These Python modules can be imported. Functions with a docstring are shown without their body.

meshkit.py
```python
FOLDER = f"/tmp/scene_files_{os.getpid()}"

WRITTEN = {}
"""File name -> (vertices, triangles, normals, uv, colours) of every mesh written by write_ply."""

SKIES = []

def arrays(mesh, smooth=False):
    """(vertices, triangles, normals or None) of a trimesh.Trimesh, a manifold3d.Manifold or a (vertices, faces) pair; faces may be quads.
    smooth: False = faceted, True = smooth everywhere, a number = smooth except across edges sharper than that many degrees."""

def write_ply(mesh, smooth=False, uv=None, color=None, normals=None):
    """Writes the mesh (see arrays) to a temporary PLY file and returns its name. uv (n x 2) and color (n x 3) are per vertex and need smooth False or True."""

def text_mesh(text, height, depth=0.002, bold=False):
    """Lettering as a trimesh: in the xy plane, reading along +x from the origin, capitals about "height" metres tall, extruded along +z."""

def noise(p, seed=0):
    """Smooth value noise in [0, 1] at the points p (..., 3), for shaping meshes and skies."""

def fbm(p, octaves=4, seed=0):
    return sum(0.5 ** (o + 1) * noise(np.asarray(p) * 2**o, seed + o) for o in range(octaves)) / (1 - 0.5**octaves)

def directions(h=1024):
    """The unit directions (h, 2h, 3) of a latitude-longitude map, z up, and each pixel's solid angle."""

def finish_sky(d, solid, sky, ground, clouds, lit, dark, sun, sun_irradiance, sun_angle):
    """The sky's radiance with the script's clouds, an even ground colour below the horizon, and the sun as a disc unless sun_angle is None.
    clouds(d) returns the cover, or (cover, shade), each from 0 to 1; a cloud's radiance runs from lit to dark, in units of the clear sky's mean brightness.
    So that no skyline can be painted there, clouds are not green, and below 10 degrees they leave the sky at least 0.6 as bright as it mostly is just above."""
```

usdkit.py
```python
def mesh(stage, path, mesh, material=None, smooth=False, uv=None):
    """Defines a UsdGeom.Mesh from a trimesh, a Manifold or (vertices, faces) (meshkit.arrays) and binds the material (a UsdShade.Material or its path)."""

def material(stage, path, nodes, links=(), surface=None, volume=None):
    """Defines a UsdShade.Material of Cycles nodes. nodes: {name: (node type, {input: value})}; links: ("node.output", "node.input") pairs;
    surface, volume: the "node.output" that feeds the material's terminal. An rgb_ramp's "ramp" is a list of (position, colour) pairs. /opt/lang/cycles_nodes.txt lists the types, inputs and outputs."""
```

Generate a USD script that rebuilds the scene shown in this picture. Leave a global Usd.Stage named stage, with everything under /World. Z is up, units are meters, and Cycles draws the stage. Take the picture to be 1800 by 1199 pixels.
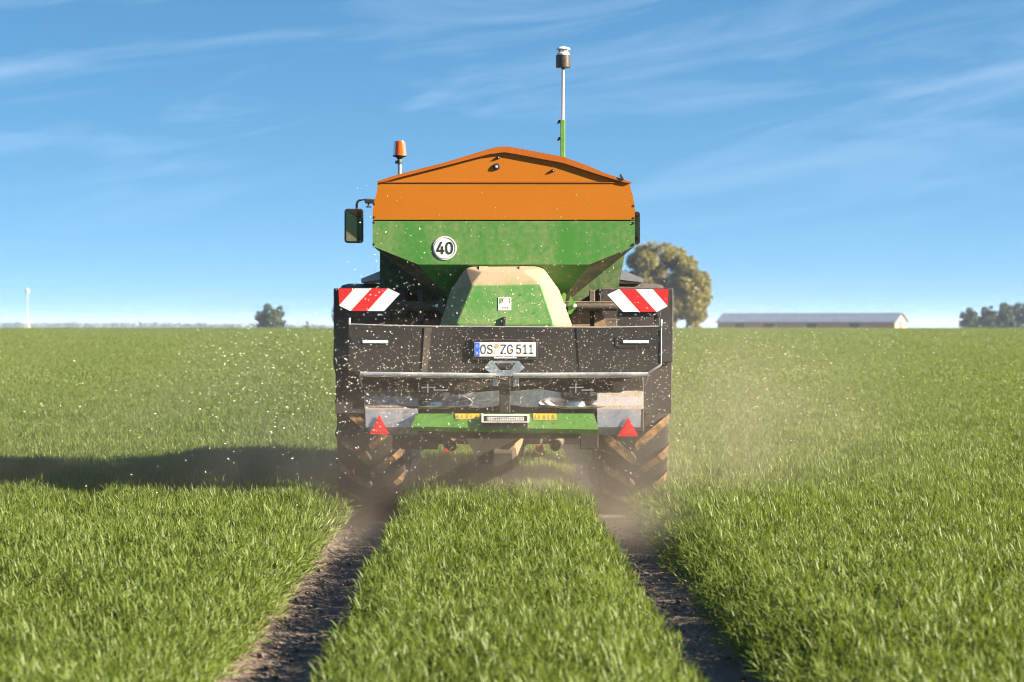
import math
import numpy as np
import trimesh
from shapely.geometry import Polygon, box as sbox, Point
from shapely import affinity
from pxr import Usd, UsdGeom, UsdLux, UsdShade, Gf, Sdf, Vt
import usdkit
import meshkit

stage = Usd.Stage.CreateInMemory()
UsdGeom.SetStageUpAxis(stage, "Z")
UsdGeom.SetStageMetersPerUnit(stage, 1.0)
UsdGeom.Xform.Define(stage, "/World")
UsdGeom.Scope.Define(stage, "/World/Looks")

# ------------------------------------------------------------------ camera
CAM = np.array([-0.148, -20.0, 1.68])
FPX = 4200.0                      # focal length in pixels of an 1800 px wide picture
YAW, PITCH = 45 / FPX, 25.5 / FPX
FWD = np.array([math.sin(YAW) * math.cos(PITCH), math.cos(YAW) * math.cos(PITCH), -math.sin(PITCH)])
RIGHT = np.array([math.cos(YAW), -math.sin(YAW), 0.0])
UP = np.cross(RIGHT, FWD)
EXPOSURE = 2.36
cam = UsdGeom.Camera.Define(stage, "/World/camera")
cam.AddTransformOp().Set(Gf.Matrix4d(*[float(v) for v in (*RIGHT, 0, *UP, 0, *(-FWD), 0, *CAM, 1)]))
cam.CreateHorizontalApertureAttr(36.0)
cam.CreateVerticalApertureAttr(36.0 * 682 / 1024)
cam.CreateFocalLengthAttr(36.0 * FPX / 1800)
cam.CreateFStopAttr(3.2)
cam.CreateFocusDistanceAttr(20.3)
cam.CreateExposureAttr(EXPOSURE)
cam.CreateClippingRangeAttr(Gf.Vec2f(0.1, 30000))

# ------------------------------------------------------------------ sky and sun
SUN_EL, SUN_AZ = math.radians(25), math.radians(107)     # azimuth from +y towards +x
TO_SUN = np.array([math.sin(SUN_AZ) * math.cos(SUN_EL), math.cos(SUN_AZ) * math.cos(SUN_EL), math.sin(SUN_EL)])
L = "/World/Looks/"


def mat(name, nodes, links, surface=None, volume=None):
    return usdkit.material(stage, L + name, nodes, links, surface, volume)


dome = UsdLux.DomeLight.Define(stage, "/World/sky")
dome.CreateIntensityAttr(1.0)
sky_m = mat("sky_look", {
    "tc": ("texture_coordinate", {}),
    "sep": ("separate_xyz", {}),
    "zc": ("math", {"math_type": "maximum", "value2": 0.0005}),
    "zp": ("math", {"math_type": "multiply_add", "value2": 2.4, "value3": 0.205}),
    "nrm": ("vector_math", {"math_type": "normalize"}),
    "lift": ("combine_xyz", {}),
    "sky": ("sky_texture", {"sky_type": "single_scattering", "sun_disc": False, "sun_elevation": SUN_EL, "sun_rotation": SUN_AZ,
                            "air_density": 1.0, "aerosol_density": 0.55, "ozone_density": 1.6, "altitude": 100.0}),
    "sat": ("hsv", {"saturation": 1.33, "value": 1.0}),
    "tint": ("mix", {"mix_type": "multiply", "fac": 1.0, "color2": (0.98, 0.96, 0.83)}),
    # thin cirrus: noise stretched along a slanted direction, on the sky's own direction
    "cm": ("mapping", {"rotation": (0.0, 0.0, 0.0), "scale": (5.0, 5.0, 34.0), "location": (0.35, 0.0, 0.6)}),
    "cr": ("vector_rotate", {"rotate_type": "y_axis", "angle": 0.16}),
    "n1": ("noise_texture", {"scale": 1.5, "detail": 7.0, "roughness": 0.58, "distortion": 0.7}),
    "r1": ("rgb_ramp", {"ramp": [(0.0, (0, 0, 0)), (0.48, (0, 0, 0)), (0.78, (0.11, 0.11, 0.11)), (1.0, (0.2, 0.2, 0.2))]}),
    "up": ("map_range", {"from_min": 0.03, "from_max": 0.085, "to_min": 0.1, "to_max": 1.0, "clamp": True}),
    "cf": ("math", {"math_type": "multiply"}),
    "cmix": ("mix", {"color2": (7.0, 7.4, 7.9)}),
    "bg": ("background_shader", {"strength": 0.054}),
}, [("tc.generated", "sep.vector"), ("sep.z", "zc.value1"), ("zc.value", "zp.value1"), ("sep.x", "lift.x"), ("sep.y", "lift.y"), ("zp.value", "lift.z"),
    ("lift.vector", "nrm.vector1"), ("nrm.vector", "sky.vector"), ("sky.color", "sat.color"),
    ("tc.generated", "cr.vector"), ("cr.vector", "cm.vector"), ("cm.vector", "n1.vector"), ("n1.fac", "r1.fac"), ("sep.z", "up.value"),
    ("r1.color", "cf.value1"), ("up.result", "cf.value2"), ("cf.value", "cmix.fac"), ("sat.color", "tint.color1"), ("tint.color", "cmix.color1"), ("cmix.color", "bg.color")], "bg.background")
UsdShade.MaterialBindingAPI.Apply(dome.GetPrim()).Bind(sky_m)
dome.GetPrim().SetCustomDataByKey("kind", "structure")
dome.GetPrim().SetCustomDataByKey("label", "blue sky with thin white wisps of high cloud")

sun = UsdLux.DistantLight.Define(stage, "/World/sun")
sun.CreateIntensityAttr(1.25)
sun.CreateAngleAttr(0.5)
sun.CreateNormalizeAttr(True)
sun.CreateColorAttr(Gf.Vec3f(1.0, 0.86, 0.66))
zx = TO_SUN
xx = np.cross([0, 0, 1.0], zx); xx /= np.linalg.norm(xx)
yx = np.cross(zx, xx)
sun.AddTransformOp().Set(Gf.Matrix4d(*[float(v) for v in (*xx, 0, *yx, 0, *zx, 0, 0, 0, 0, 1)]))

# ------------------------------------------------------------------ helpers
counts = {}


def numbered(parent, name):
    k = (parent, name)
    n = counts[k] = counts.get(k, -1) + 1
    return f"{parent}/{name}" if n == 0 else f"{parent}/{name}_{n:03d}"


def tag(prim, label=None, category=None, group=None, kind=None):
    prim = prim.GetPrim() if hasattr(prim, "GetPrim") else prim
    for k, v in (("label", label), ("category", category), ("group", group), ("kind", kind)):
        if v:
            prim.SetCustomDataByKey(k, v)
    return prim


class Thing:
    """An Xform at the thing's base; its parts are given in world coordinates."""

    def __init__(self, name, label, category, base=(0, 0, 0), group=None):
        self.path, self.base = numbered("/World", name), np.array(base, float)
        x = UsdGeom.Xform.Define(stage, self.path)
        x.AddTranslateOp().Set(Gf.Vec3d(*map(float, base)))
        tag(x, label, category, group)

    def part(self, name, mesh, material, smooth=False, parent=None, label=None, kind=None):
        mesh = join(mesh)
        v, f = np.array(mesh.vertices) - self.base, np.array(mesh.faces)
        p = numbered(parent or self.path, name)
        tag(usdkit.mesh(stage, p, (v, f), material, smooth), label, kind=kind)
        return p


def single(name, mesh, material, label=None, category=None, group=None, kind=None, smooth=False):
    mesh = join(mesh)
    p = usdkit.mesh(stage, numbered("/World", name), (np.array(mesh.vertices), np.array(mesh.faces)), material, smooth)
    return tag(p, label, category, group, kind)


def join(m):
    return trimesh.util.concatenate(list(m)) if isinstance(m, (list, tuple)) else m


def at(px, py, Y):
    """The point at depth Y that the photograph shows at (px, py)."""
    d = FWD + RIGHT * (px - 900) / FPX + UP * (599.5 - py) / FPX
    return CAM + d * (Y - CAM[1]) / d[1]


def XZ(px, py, Y):
    p = at(px, py, Y)
    return p[0], p[2]


def hull(pts):
    return trimesh.convex.convex_hull(np.array(pts, float))


def bx(x0, x1, y0, y1, z0, z1, b=0.008):
    b = min(b, (x1 - x0) / 3, (y1 - y0) / 3, (z1 - z0) / 3)
    pts = []
    for sx in (0, 1):
        for sy in (0, 1):
            for sz in (0, 1):
                c = np.array([(x0, x1)[sx], (y0, y1)[sy], (z0, z1)[sz]])
                s = np.array([1 - 2 * sx, 1 - 2 * sy, 1 - 2 * sz]) * b
                for k in range(3):
                    q = c + s
                    q[k] = c[k]
                    pts.append(q)
    return hull(pts)


def pbx(px0, px1, py0, py1, Y, depth, b=0.006):
    x0, z1 = XZ(px0, py0, Y)
    x1, z0 = XZ(px1, py1, Y)
    return bx(x0, x1, Y, Y + depth, z0, z1, b)


def ext(poly, Y, depth):
    """A shapely polygon in world x, z extruded from Y forward by depth."""
    out = []
    for g in getattr(poly, "geoms", [poly]):
        if g.area <= 0:
            continue
        m = trimesh.creation.extrude_polygon(g, depth, engine="earcut")
        v = np.array(m.vertices)
        m.vertices = np.column_stack([v[:, 0], Y + depth - v[:, 2], v[:, 1]])
        out.append(m)
    return join(out)


def ppoly(pts, Y):
    return Polygon([XZ(a, b, Y) for a, b in pts])


def plate(pts, Y, depth):
    return ext(ppoly(pts, Y), Y, depth)


def tube(points, r, n=10, cap=True):
    P = np.array(points, float)
    T = np.gradient(P, axis=0)
    T /= np.linalg.norm(T, axis=1)[:, None]
    ref = np.array([0, 0, 1.0]) if abs(T[0][2]) < 0.9 else np.array([1.0, 0, 0])
    rr = np.broadcast_to(r, len(P))
    V, F = [], []
    for i, (p, t) in enumerate(zip(P, T)):
        a = np.cross(t, ref)
        if np.linalg.norm(a) < 1e-3:
            a = np.cross(t, [0, 1.0, 0])
        a /= np.linalg.norm(a)
        b = np.cross(t, a)
        ref = np.cross(a, t) if False else ref
        for k in range(n):
            w = 2 * math.pi * k / n
            V.append(p + rr[i] * (math.cos(w) * a + math.sin(w) * b))
    for i in range(len(P) - 1):
        for k in range(n):
            k2 = (k + 1) % n
            F += [[i * n + k, i * n + k2, (i + 1) * n + k2], [i * n + k, (i + 1) * n + k2, (i + 1) * n + k]]
    if cap:
        V += [P[0], P[-1]]
        c0, c1 = len(V) - 2, len(V) - 1
        for k in range(n):
            k2 = (k + 1) % n
            F += [[c0, k2, k], [c1, (len(P) - 1) * n + k, (len(P) - 1) * n + k2]]
    m = trimesh.Trimesh(np.array(V), np.array(F), process=False)
    m.fix_normals()
    return m


def rod(a, b, r, n=16):
    return tube([a, np.array(a) * 0.5 + np.array(b) * 0.5, b], r, n)


def rev(profile, axis_point, axis="z", n=32):
    """profile: (radius, height) pairs turned about an axis through axis_point."""
    m = trimesh.creation.revolve(np.array(profile, float), sections=n)
    v = np.array(m.vertices)
    if axis == "y":
        v = v[:, [0, 2, 1]]
    if axis == "x":
        v = v[:, [2, 0, 1]]
    m = trimesh.Trimesh(v + np.array(axis_point), m.faces, process=False)
    m.fix_normals()
    return m


def text(s, height, Y, x, z, depth=0.002, sx=1.0, bold=False, anchor="l"):
    m = meshkit.text_mesh(s, height, depth, bold)
    v = np.array(m.vertices) * [sx, 1, 1]
    w = v[:, 0].max() - v[:, 0].min()
    v[:, 0] -= v[:, 0].min() + (w / 2 if anchor == "c" else 0)
    m.vertices = np.column_stack([v[:, 0] + x, Y - v[:, 2], v[:, 1] + z])
    return m


# ------------------------------------------------------------------ materials
DUST = (0.27, 0.205, 0.135)


def paint(name, color, rough=0.4, metal=0.0, var=0.12, dust=0.25, up_dust=0.6, scale=3.0, bump=0.0, coat=0.0, dust_color=DUST, streak=1.0, spec=0.5, side_dust=0.0):
    c = np.array(color)
    nodes = {
        "g": ("geometry", {}), "mp": ("mapping", {"scale": (1, 1, 1.0 / streak)}),
        "n": ("noise_texture", {"scale": scale, "detail": 8.0, "roughness": 0.65}),
        "n2": ("noise_texture", {"scale": scale * 9, "detail": 5.0, "roughness": 0.7}),
        "nn": ("math", {"math_type": "multiply"}),
        "dr": ("map_range", {"from_min": 0.20, "from_max": 0.42, "to_min": 0.0, "to_max": dust, "clamp": True}),
        "s": ("separate_xyz", {}),
        "ud": ("map_range", {"from_min": 0.25, "from_max": 0.95, "to_min": 0.0, "to_max": up_dust, "clamp": True}),
        "um": ("math", {"math_type": "multiply"}),
        "un": ("map_range", {"from_min": 0.25, "from_max": 0.6, "to_min": 0.45, "to_max": 1.0, "clamp": True}),
        "df": ("math", {"math_type": "add", "use_clamp": True}),
        "base": ("mix", {"color1": tuple(c * (1 - var)), "color2": tuple(np.minimum(c * (1 + var), 1))}),
        "mx": ("mix", {"color2": dust_color}),
        "rg": ("map_range", {"from_min": 0.0, "from_max": 1.0, "to_min": rough, "to_max": 0.9}),
        "p": ("principled_bsdf", {"metallic": metal, "coat_weight": coat, "coat_roughness": 0.15, "specular_ior_level": spec}),
    }
    links = [("g.position", "mp.vector"), ("mp.vector", "n.vector"), ("g.position", "n2.vector"), ("n.fac", "nn.value1"), ("n2.fac", "nn.value2"), ("nn.value", "dr.value"),
             ("g.normal", "s.vector"), ("s.z", "ud.value"), ("ud.result", "um.value1"), ("n.fac", "un.value"), ("un.result", "um.value2"),
             ("dr.result", "df.value1"), ("um.value", "df.value2"), ("n.fac", "base.fac"), ("base.color", "mx.color1"), ("df.value", "mx.fac"),
             ("mx.color", "p.base_color"), ("df.value", "rg.value"), ("rg.result", "p.roughness")]
    if side_dust:
        nodes["ax"] = ("math", {"math_type": "absolute"})
        nodes["sd"] = ("map_range", {"from_min": 0.35, "from_max": 0.8, "to_min": 0.0, "to_max": side_dust, "clamp": True})
        nodes["ds"] = ("math", {"math_type": "add", "use_clamp": True})
        links = [l for l in links if l[0] != "df.value"] + [("s.x", "ax.value1"), ("ax.value", "sd.value"), ("df.value", "ds.value1"), ("sd.result", "ds.value2"), ("ds.value", "mx.fac"), ("ds.value", "rg.value")]
    if metal:
        nodes["mt"] = ("map_range", {"from_min": 0, "from_max": 1, "to_min": metal, "to_max": 0.0})
        links += [("df.value", "mt.value"), ("mt.result", "p.metallic")]
    if bump:
        nodes["b"] = ("bump", {"strength": bump, "distance": 0.01})
        links += [("n2.fac", "b.height"), ("b.normal", "p.normal")]
    return mat(name, nodes, links, "p.BSDF")


def plain(name, color, rough=0.5, metal=0.0, emit=0.0, spec=0.5):
    return mat(name, {"g": ("geometry", {}), "n": ("noise_texture", {"scale": 14.0, "detail": 6.0}),
                      "m": ("mix", {"color1": tuple(np.array(color) * 0.88), "color2": tuple(np.minimum(np.array(color) * 1.1, 1))}),
                      "p": ("principled_bsdf", {"roughness": rough, "metallic": metal, "specular_ior_level": spec, **({"emission_strength": emit, "emission_color": color} if emit else {})})},
               [("g.position", "n.vector"), ("n.fac", "m.fac"), ("m.color", "p.base_color")], "p.BSDF")


M = {
    "orange": paint("orange_paint", (0.31, 0.098, 0.003), rough=0.55, var=0.05, dust=0.07, up_dust=0.12, spec=0.2, dust_color=(0.34, 0.17, 0.05)),
    "tarp": paint("orange_tarpaulin", (0.285, 0.072, 0.003), rough=0.75, var=0.08, dust=0.08, up_dust=0.1, bump=0.1, spec=0.2),
    "green": paint("green_paint", (0.036, 0.15, 0.02), rough=0.45, var=0.1, dust=0.38, up_dust=0.5, scale=2.6, streak=6.0),
    "green_dusty": paint("dusty_green_paint", (0.045, 0.165, 0.027), rough=0.5, var=0.15, dust=0.62, up_dust=1.6, scale=4.0, dust_color=(0.265, 0.19, 0.125), streak=2.0, side_dust=0.4),
    "green_clean": paint("bright_green_paint", (0.05, 0.18, 0.016), rough=0.4, var=0.12, dust=0.25, up_dust=0.4),
    "green_dark": paint("dark_green_paint", (0.03, 0.09, 0.02), rough=0.5, var=0.2, dust=0.45, up_dust=0.5),
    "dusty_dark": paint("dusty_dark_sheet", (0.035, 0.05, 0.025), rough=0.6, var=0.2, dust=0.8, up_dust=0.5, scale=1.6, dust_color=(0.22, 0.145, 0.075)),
    "black": paint("black_plastic", (0.015, 0.0145, 0.0145), rough=0.55, var=0.2, dust=0.22, up_dust=0.5, scale=2.5, spec=0.35, dust_color=(0.10, 0.08, 0.06)),
    "fender": paint("fender_plastic", (0.022, 0.021, 0.025), rough=0.45, var=0.2, dust=0.22, up_dust=0.5, scale=2.5, dust_color=(0.13, 0.105, 0.085)),
    "steel": paint("stainless_steel", (0.62, 0.62, 0.63), rough=0.3, metal=1.0, var=0.06, dust=0.35, up_dust=0.35, scale=5.0, dust_color=(0.42, 0.35, 0.28)),
    "steel_matt": paint("matt_stainless_steel", (0.40, 0.40, 0.44), rough=0.42, metal=0.9, var=0.06, dust=0.45, up_dust=1.1, scale=5.0, dust_color=(0.19, 0.15, 0.115)),
    "steel_dusty": paint("dusty_stainless_steel", (0.85, 0.8, 0.74), rough=0.35, metal=0.8, var=0.08, dust=0.5, up_dust=0.6, scale=4.0, dust_color=(0.44, 0.33, 0.22)),
    "iron": paint("dirty_iron", (0.05, 0.045, 0.04), rough=0.6, var=0.3, dust=0.75, up_dust=0.7, scale=6.0, bump=0.3, dust_color=(0.17, 0.11, 0.065)),
    "mud": paint("caked_mud", (0.20, 0.125, 0.07), rough=0.9, var=0.3, dust=0.4, up_dust=0.2, scale=9.0, bump=0.7, dust_color=(0.3, 0.2, 0.12)),
    "rubber": paint("tyre_rubber", (0.02, 0.018, 0.018), rough=0.75, var=0.2, dust=0.25, up_dust=0.1, scale=4.0, bump=0.2, dust_color=(0.12, 0.085, 0.06)),
    "white": plain("white_film", (0.58, 0.58, 0.58), 0.4),
    "red": plain("red_film", (0.42, 0.016, 0.016), 0.35),
    "ink": plain("black_ink", (0.02, 0.02, 0.02), 0.5),
    "grey_ink": plain("grey_ink", (0.25, 0.25, 0.26), 0.5),
    "blue": plain("blue_film", (0.02, 0.1, 0.5), 0.4),
    "pale_blue": plain("pale_blue_film", (0.16, 0.32, 0.75), 0.4),
    "seal_orange": plain("orange_seal", (0.75, 0.28, 0.10), 0.5),
    "seal_pink": plain("pale_seal", (0.75, 0.52, 0.50), 0.5),
    "yellow": plain("yellow_sticker", (0.62, 0.39, 0.015), 0.45),
    "silver": plain("bright_bolt_steel", (0.7, 0.69, 0.67), 0.35, 0.6),
    "pole_white": plain("pale_pole_paint", (0.72, 0.68, 0.60), 0.45),
    "black_gloss": plain("black_gloss_plastic", (0.02, 0.02, 0.022), 0.3),
    "sensor_black": paint("sensor_black", (0.035, 0.028, 0.024), rough=0.35, dust=0.15, up_dust=0.2),
    "mast_grey": plain("mast_grey_paint", (0.42, 0.39, 0.36), 0.5),
    "lamp_white": plain("white_lamp_lens", (0.66, 0.63, 0.58), 0.25),
    "led": plain("lamp_reflector", (0.75, 0.72, 0.66), 0.2, 0.3),
    "mirror": mat("mirror_glass", {"p": ("principled_bsdf", {"base_color": (0.72, 0.75, 0.78), "metallic": 1.0, "roughness": 0.03})}, [], "p.BSDF"),
    "amber": mat("amber_lens", {"p": ("principled_bsdf", {"base_color": (0.75, 0.17, 0.004), "roughness": 0.12, "transmission_weight": 0.65, "ior": 1.45})}, [], "p.BSDF"),
    "amber_core": plain("beacon_core", (0.10, 0.025, 0.006), 0.3),
    "clear": mat("clear_plastic", {"p": ("principled_bsdf", {"base_color": (0.9, 0.95, 1.0), "roughness": 0.08, "transmission_weight": 0.8, "ior": 1.3})}, [], "p.BSDF"),
    "glass": mat("cab_glass", {"f": ("fresnel", {"IOR": 1.5}), "t": ("transparent_bsdf", {"color": (0.55, 0.6, 0.58)}), "g": ("glossy_bsdf", {"roughness": 0.02}), "m": ("mix_closure", {})},
                 [("f.fac", "m.fac"), ("t.BSDF", "m.closure1"), ("g.BSDF", "m.closure2")], "m.closure"),
    "granule": plain("fertilizer_granule_white", (0.7, 0.64, 0.55), 0.6),
}


def leaf_mat(name, dark, mid, light, trans=0.35, noise=0.35, rough=0.5, spec=0.35):
    d, m_, l = dark, mid, light
    return mat(name, {
        "g": ("geometry", {}), "n": ("noise_texture", {"scale": noise, "detail": 4.0, "roughness": 0.6}),
        "a": ("math", {"math_type": "multiply_add", "value2": 0.72, "value3": 0.0}), "b": ("math", {"math_type": "multiply_add", "value2": 0.34}),
        "r": ("rgb_ramp", {"ramp": [(0.0, d), (0.2, d), (0.55, m_), (0.9, l), (1.0, l)]}),
        "p": ("principled_bsdf", {"roughness": rough, "specular_ior_level": spec}),
        "tr": ("translucent_bsdf", {}), "tc": ("mix", {"mix_type": "multiply", "fac": 1.0, "color2": (1.15, 1.1, 0.5)}), "mx": ("mix_closure", {"fac": trans}),
    }, [("g.position", "n.vector"), ("g.random_per_island", "a.value1"), ("n.fac", "b.value1"), ("a.value", "b.value3"), ("b.value", "r.fac"),
        ("r.color", "p.base_color"), ("r.color", "tc.color1"), ("tc.color", "tr.color"), ("p.BSDF", "mx.closure1"), ("tr.BSDF", "mx.closure2")], "mx.closure")


M["wheat"] = leaf_mat("wheat_leaf", (0.11, 0.155, 0.03), (0.38, 0.36, 0.035), (0.72, 0.61, 0.085), trans=0.45, noise=0.3)
M["tree_olive"] = leaf_mat("olive_tree_leaf", (0.19, 0.175, 0.06), (0.36, 0.315, 0.10), (0.48, 0.41, 0.14), trans=0.45, noise=0.5)
M["tree_dark"] = leaf_mat("dark_tree_leaf", (0.05, 0.075, 0.035), (0.085, 0.125, 0.05), (0.15, 0.19, 0.07), trans=0.3, noise=0.5)
M["bark"] = paint("tree_bark", (0.12, 0.09, 0.06), rough=0.9, dust=0.2, up_dust=0, scale=2, bump=0.4)

M["soil"] = mat("field_soil", {
    "g": ("geometry", {}), "n": ("noise_texture", {"scale": 6.0, "detail": 9.0, "roughness": 0.7}), "n2": ("noise_texture", {"scale": 55.0, "detail": 5.0, "roughness": 0.7}),
    "m": ("rgb_ramp", {"ramp": [(0.25, (0.085, 0.064, 0.053)), (0.5, (0.15, 0.115, 0.095)), (0.75, (0.215, 0.17, 0.143))]}),
    "ad": ("mix_float", {"fac": 0.5}), "b": ("bump", {"strength": 0.8, "distance": 0.02}), "p": ("principled_bsdf", {"roughness": 0.95, "specular_ior_level": 0.15}),
}, [("g.position", "n.vector"), ("g.position", "n2.vector"), ("n.fac", "ad.a"), ("n2.fac", "ad.b"), ("ad.result", "m.fac"), ("m.color", "p.base_color"),
    ("n2.fac", "b.height"), ("b.normal", "p.normal")], "p.BSDF")
M["far_green"] = mat("field_ground", {
    "g": ("geometry", {}), "n": ("noise_texture", {"scale": 0.7, "detail": 8.0}), "m": ("rgb_ramp", {"ramp": [(0.3, (0.05, 0.06, 0.025)), (0.7, (0.09, 0.085, 0.04))]}),
    "p": ("principled_bsdf", {"roughness": 0.95, "specular_ior_level": 0.1})}, [("g.position", "n.vector"), ("n.fac", "m.fac"), ("m.color", "p.base_color")], "p.BSDF")

# lugs: black rubber whose outer faces, which press into the soil, are caked with dry tan earth
M["lug"] = mat("lug_rubber", {
    "g": ("geometry", {}), "o": ("vector_math", {"math_type": "subtract", "vector2": (0.0, 2.3, 1.0)}), "pl": ("vector_math", {"math_type": "multiply", "vector2": (0.0, 1.0, 1.0)}),
    "nz": ("vector_math", {"math_type": "normalize"}), "dp": ("vector_math", {"math_type": "dot_product"}),
    "f": ("map_range", {"from_min": 0.6, "from_max": 0.92, "to_min": 0.06, "to_max": 1.0, "clamp": True}),
    "n": ("noise_texture", {"scale": 11.0, "detail": 8.0, "roughness": 0.7}), "nr": ("map_range", {"from_min": 0.36, "from_max": 0.58, "to_min": 0.15, "to_max": 1.0, "clamp": True}),
    "ml": ("math", {"math_type": "multiply"}), "c": ("mix", {"color1": (0.022, 0.019, 0.018), "color2": (0.36, 0.205, 0.085)}),
    "b": ("bump", {"strength": 0.5, "distance": 0.01}), "p": ("principled_bsdf", {"roughness": 0.85, "specular_ior_level": 0.25}),
}, [("g.position", "o.vector1"), ("o.vector", "pl.vector1"), ("pl.vector", "nz.vector1"), ("nz.vector", "dp.vector1"), ("g.true_normal", "dp.vector2"), ("dp.value", "f.value"),
    ("g.position", "n.vector"), ("n.fac", "nr.value"), ("f.result", "ml.value1"), ("nr.result", "ml.value2"), ("ml.value", "c.fac"), ("c.color", "p.base_color"), ("n.fac", "b.height"), ("b.normal", "p.normal")], "p.BSDF")

# ------------------------------------------------------------------ ground
RUTS = ((-1.48, -0.83), (0.70, 1.29))
TRACK_X = 1.19


def sstep(a, b, x):
    t = np.clip((x - a) / (b - a), 0, 1)
    return t * t * (3 - 2 * t)


def gz(x, y):
    """Height of the field: a gentle rise to a crest 400 m off, then a shallow vale."""
    d = np.asarray(y, float) + 20.0
    return 1.1 * sstep(60, 400, d) - 4.3 * sstep(410, 560, d)


xs = np.unique(np.concatenate([np.linspace(-6000, -400, 12), np.linspace(-400, -20, 20), np.linspace(-20, 20, 41), np.linspace(20, 400, 20), np.linspace(400, 6000, 12)]))
ys = np.unique(np.concatenate([np.linspace(-400, -30, 12), np.linspace(-30, 60, 46), np.linspace(60, 600, 91), np.linspace(600, 9000, 30)]))
gx, gy = np.meshgrid(xs, ys, indexing="ij")
V = np.column_stack([gx.ravel(), gy.ravel(), gz(gx, gy).ravel() - 0.14])
n = len(ys)
F = [(i * n + j, (i + 1) * n + j, (i + 1) * n + j + 1, i * n + j + 1) for i in range(len(xs) - 1) for j in range(n - 1)]
tag(usdkit.mesh(stage, "/World/field_ground", (V, np.array(F)), M["far_green"], True), "bare soil beneath the young wheat of the flat field", kind="structure")


def rut_mesh(x0, x1, seed):
    rx = np.linspace(x0 - 0.22, x1 + 0.22, 44)
    ry = np.concatenate([np.arange(-13, 4, 0.025), np.arange(4, 60, 0.25)])
    A, B = np.meshgrid(rx, ry, indexing="ij")
    P = np.column_stack([A.ravel(), B.ravel(), np.zeros(A.size)])
    c, w = (x0 + x1) / 2, (x1 - x0) / 2
    dip = -0.055 * (1 - sstep(w * 0.75, w + 0.15, np.abs(P[:, 0] - c)))
    u = P[:, 0] - c
    # tread prints of the lugs pressed across the track, broken up by crumbling soil
    print_ = 0.5 + 0.5 * np.sin((P[:, 1] + np.abs(u) * 0.9) * 2 * math.pi / 0.145 + 2.2 * meshkit.fbm(P * [2.2, 2.2, 0] + seed, 3, seed))
    rough = meshkit.fbm(P * [9, 16, 0] + 7.3 * seed, 4, seed + 1) - 0.5
    fine = meshkit.fbm(P * [40, 60, 0] + 3.1 * seed, 2, seed + 2) - 0.5
    P[:, 2] = dip + 0.011 * print_ ** 2 + 0.018 * rough + 0.014 * fine
    m = len(ry)
    Fq = [(i * m + j, (i + 1) * m + j, (i + 1) * m + j + 1, i * m + j + 1) for i in range(len(rx) - 1) for j in range(m - 1)]
    return P, np.array(Fq)


for k, (a, b) in enumerate(RUTS):
    p = usdkit.mesh(stage, numbered("/World", "wheel_track"), rut_mesh(a, b, 11 + 5 * k), M["soil"], True)
    tag(p, ("bare brown wheel track pressed into the field behind the left tyre", "narrower bare wheel track behind the right tyre, shaded by leaning crop")[k], kind="structure")

# ------------------------------------------------------------------ the crop
rng = np.random.default_rng(7)


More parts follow.
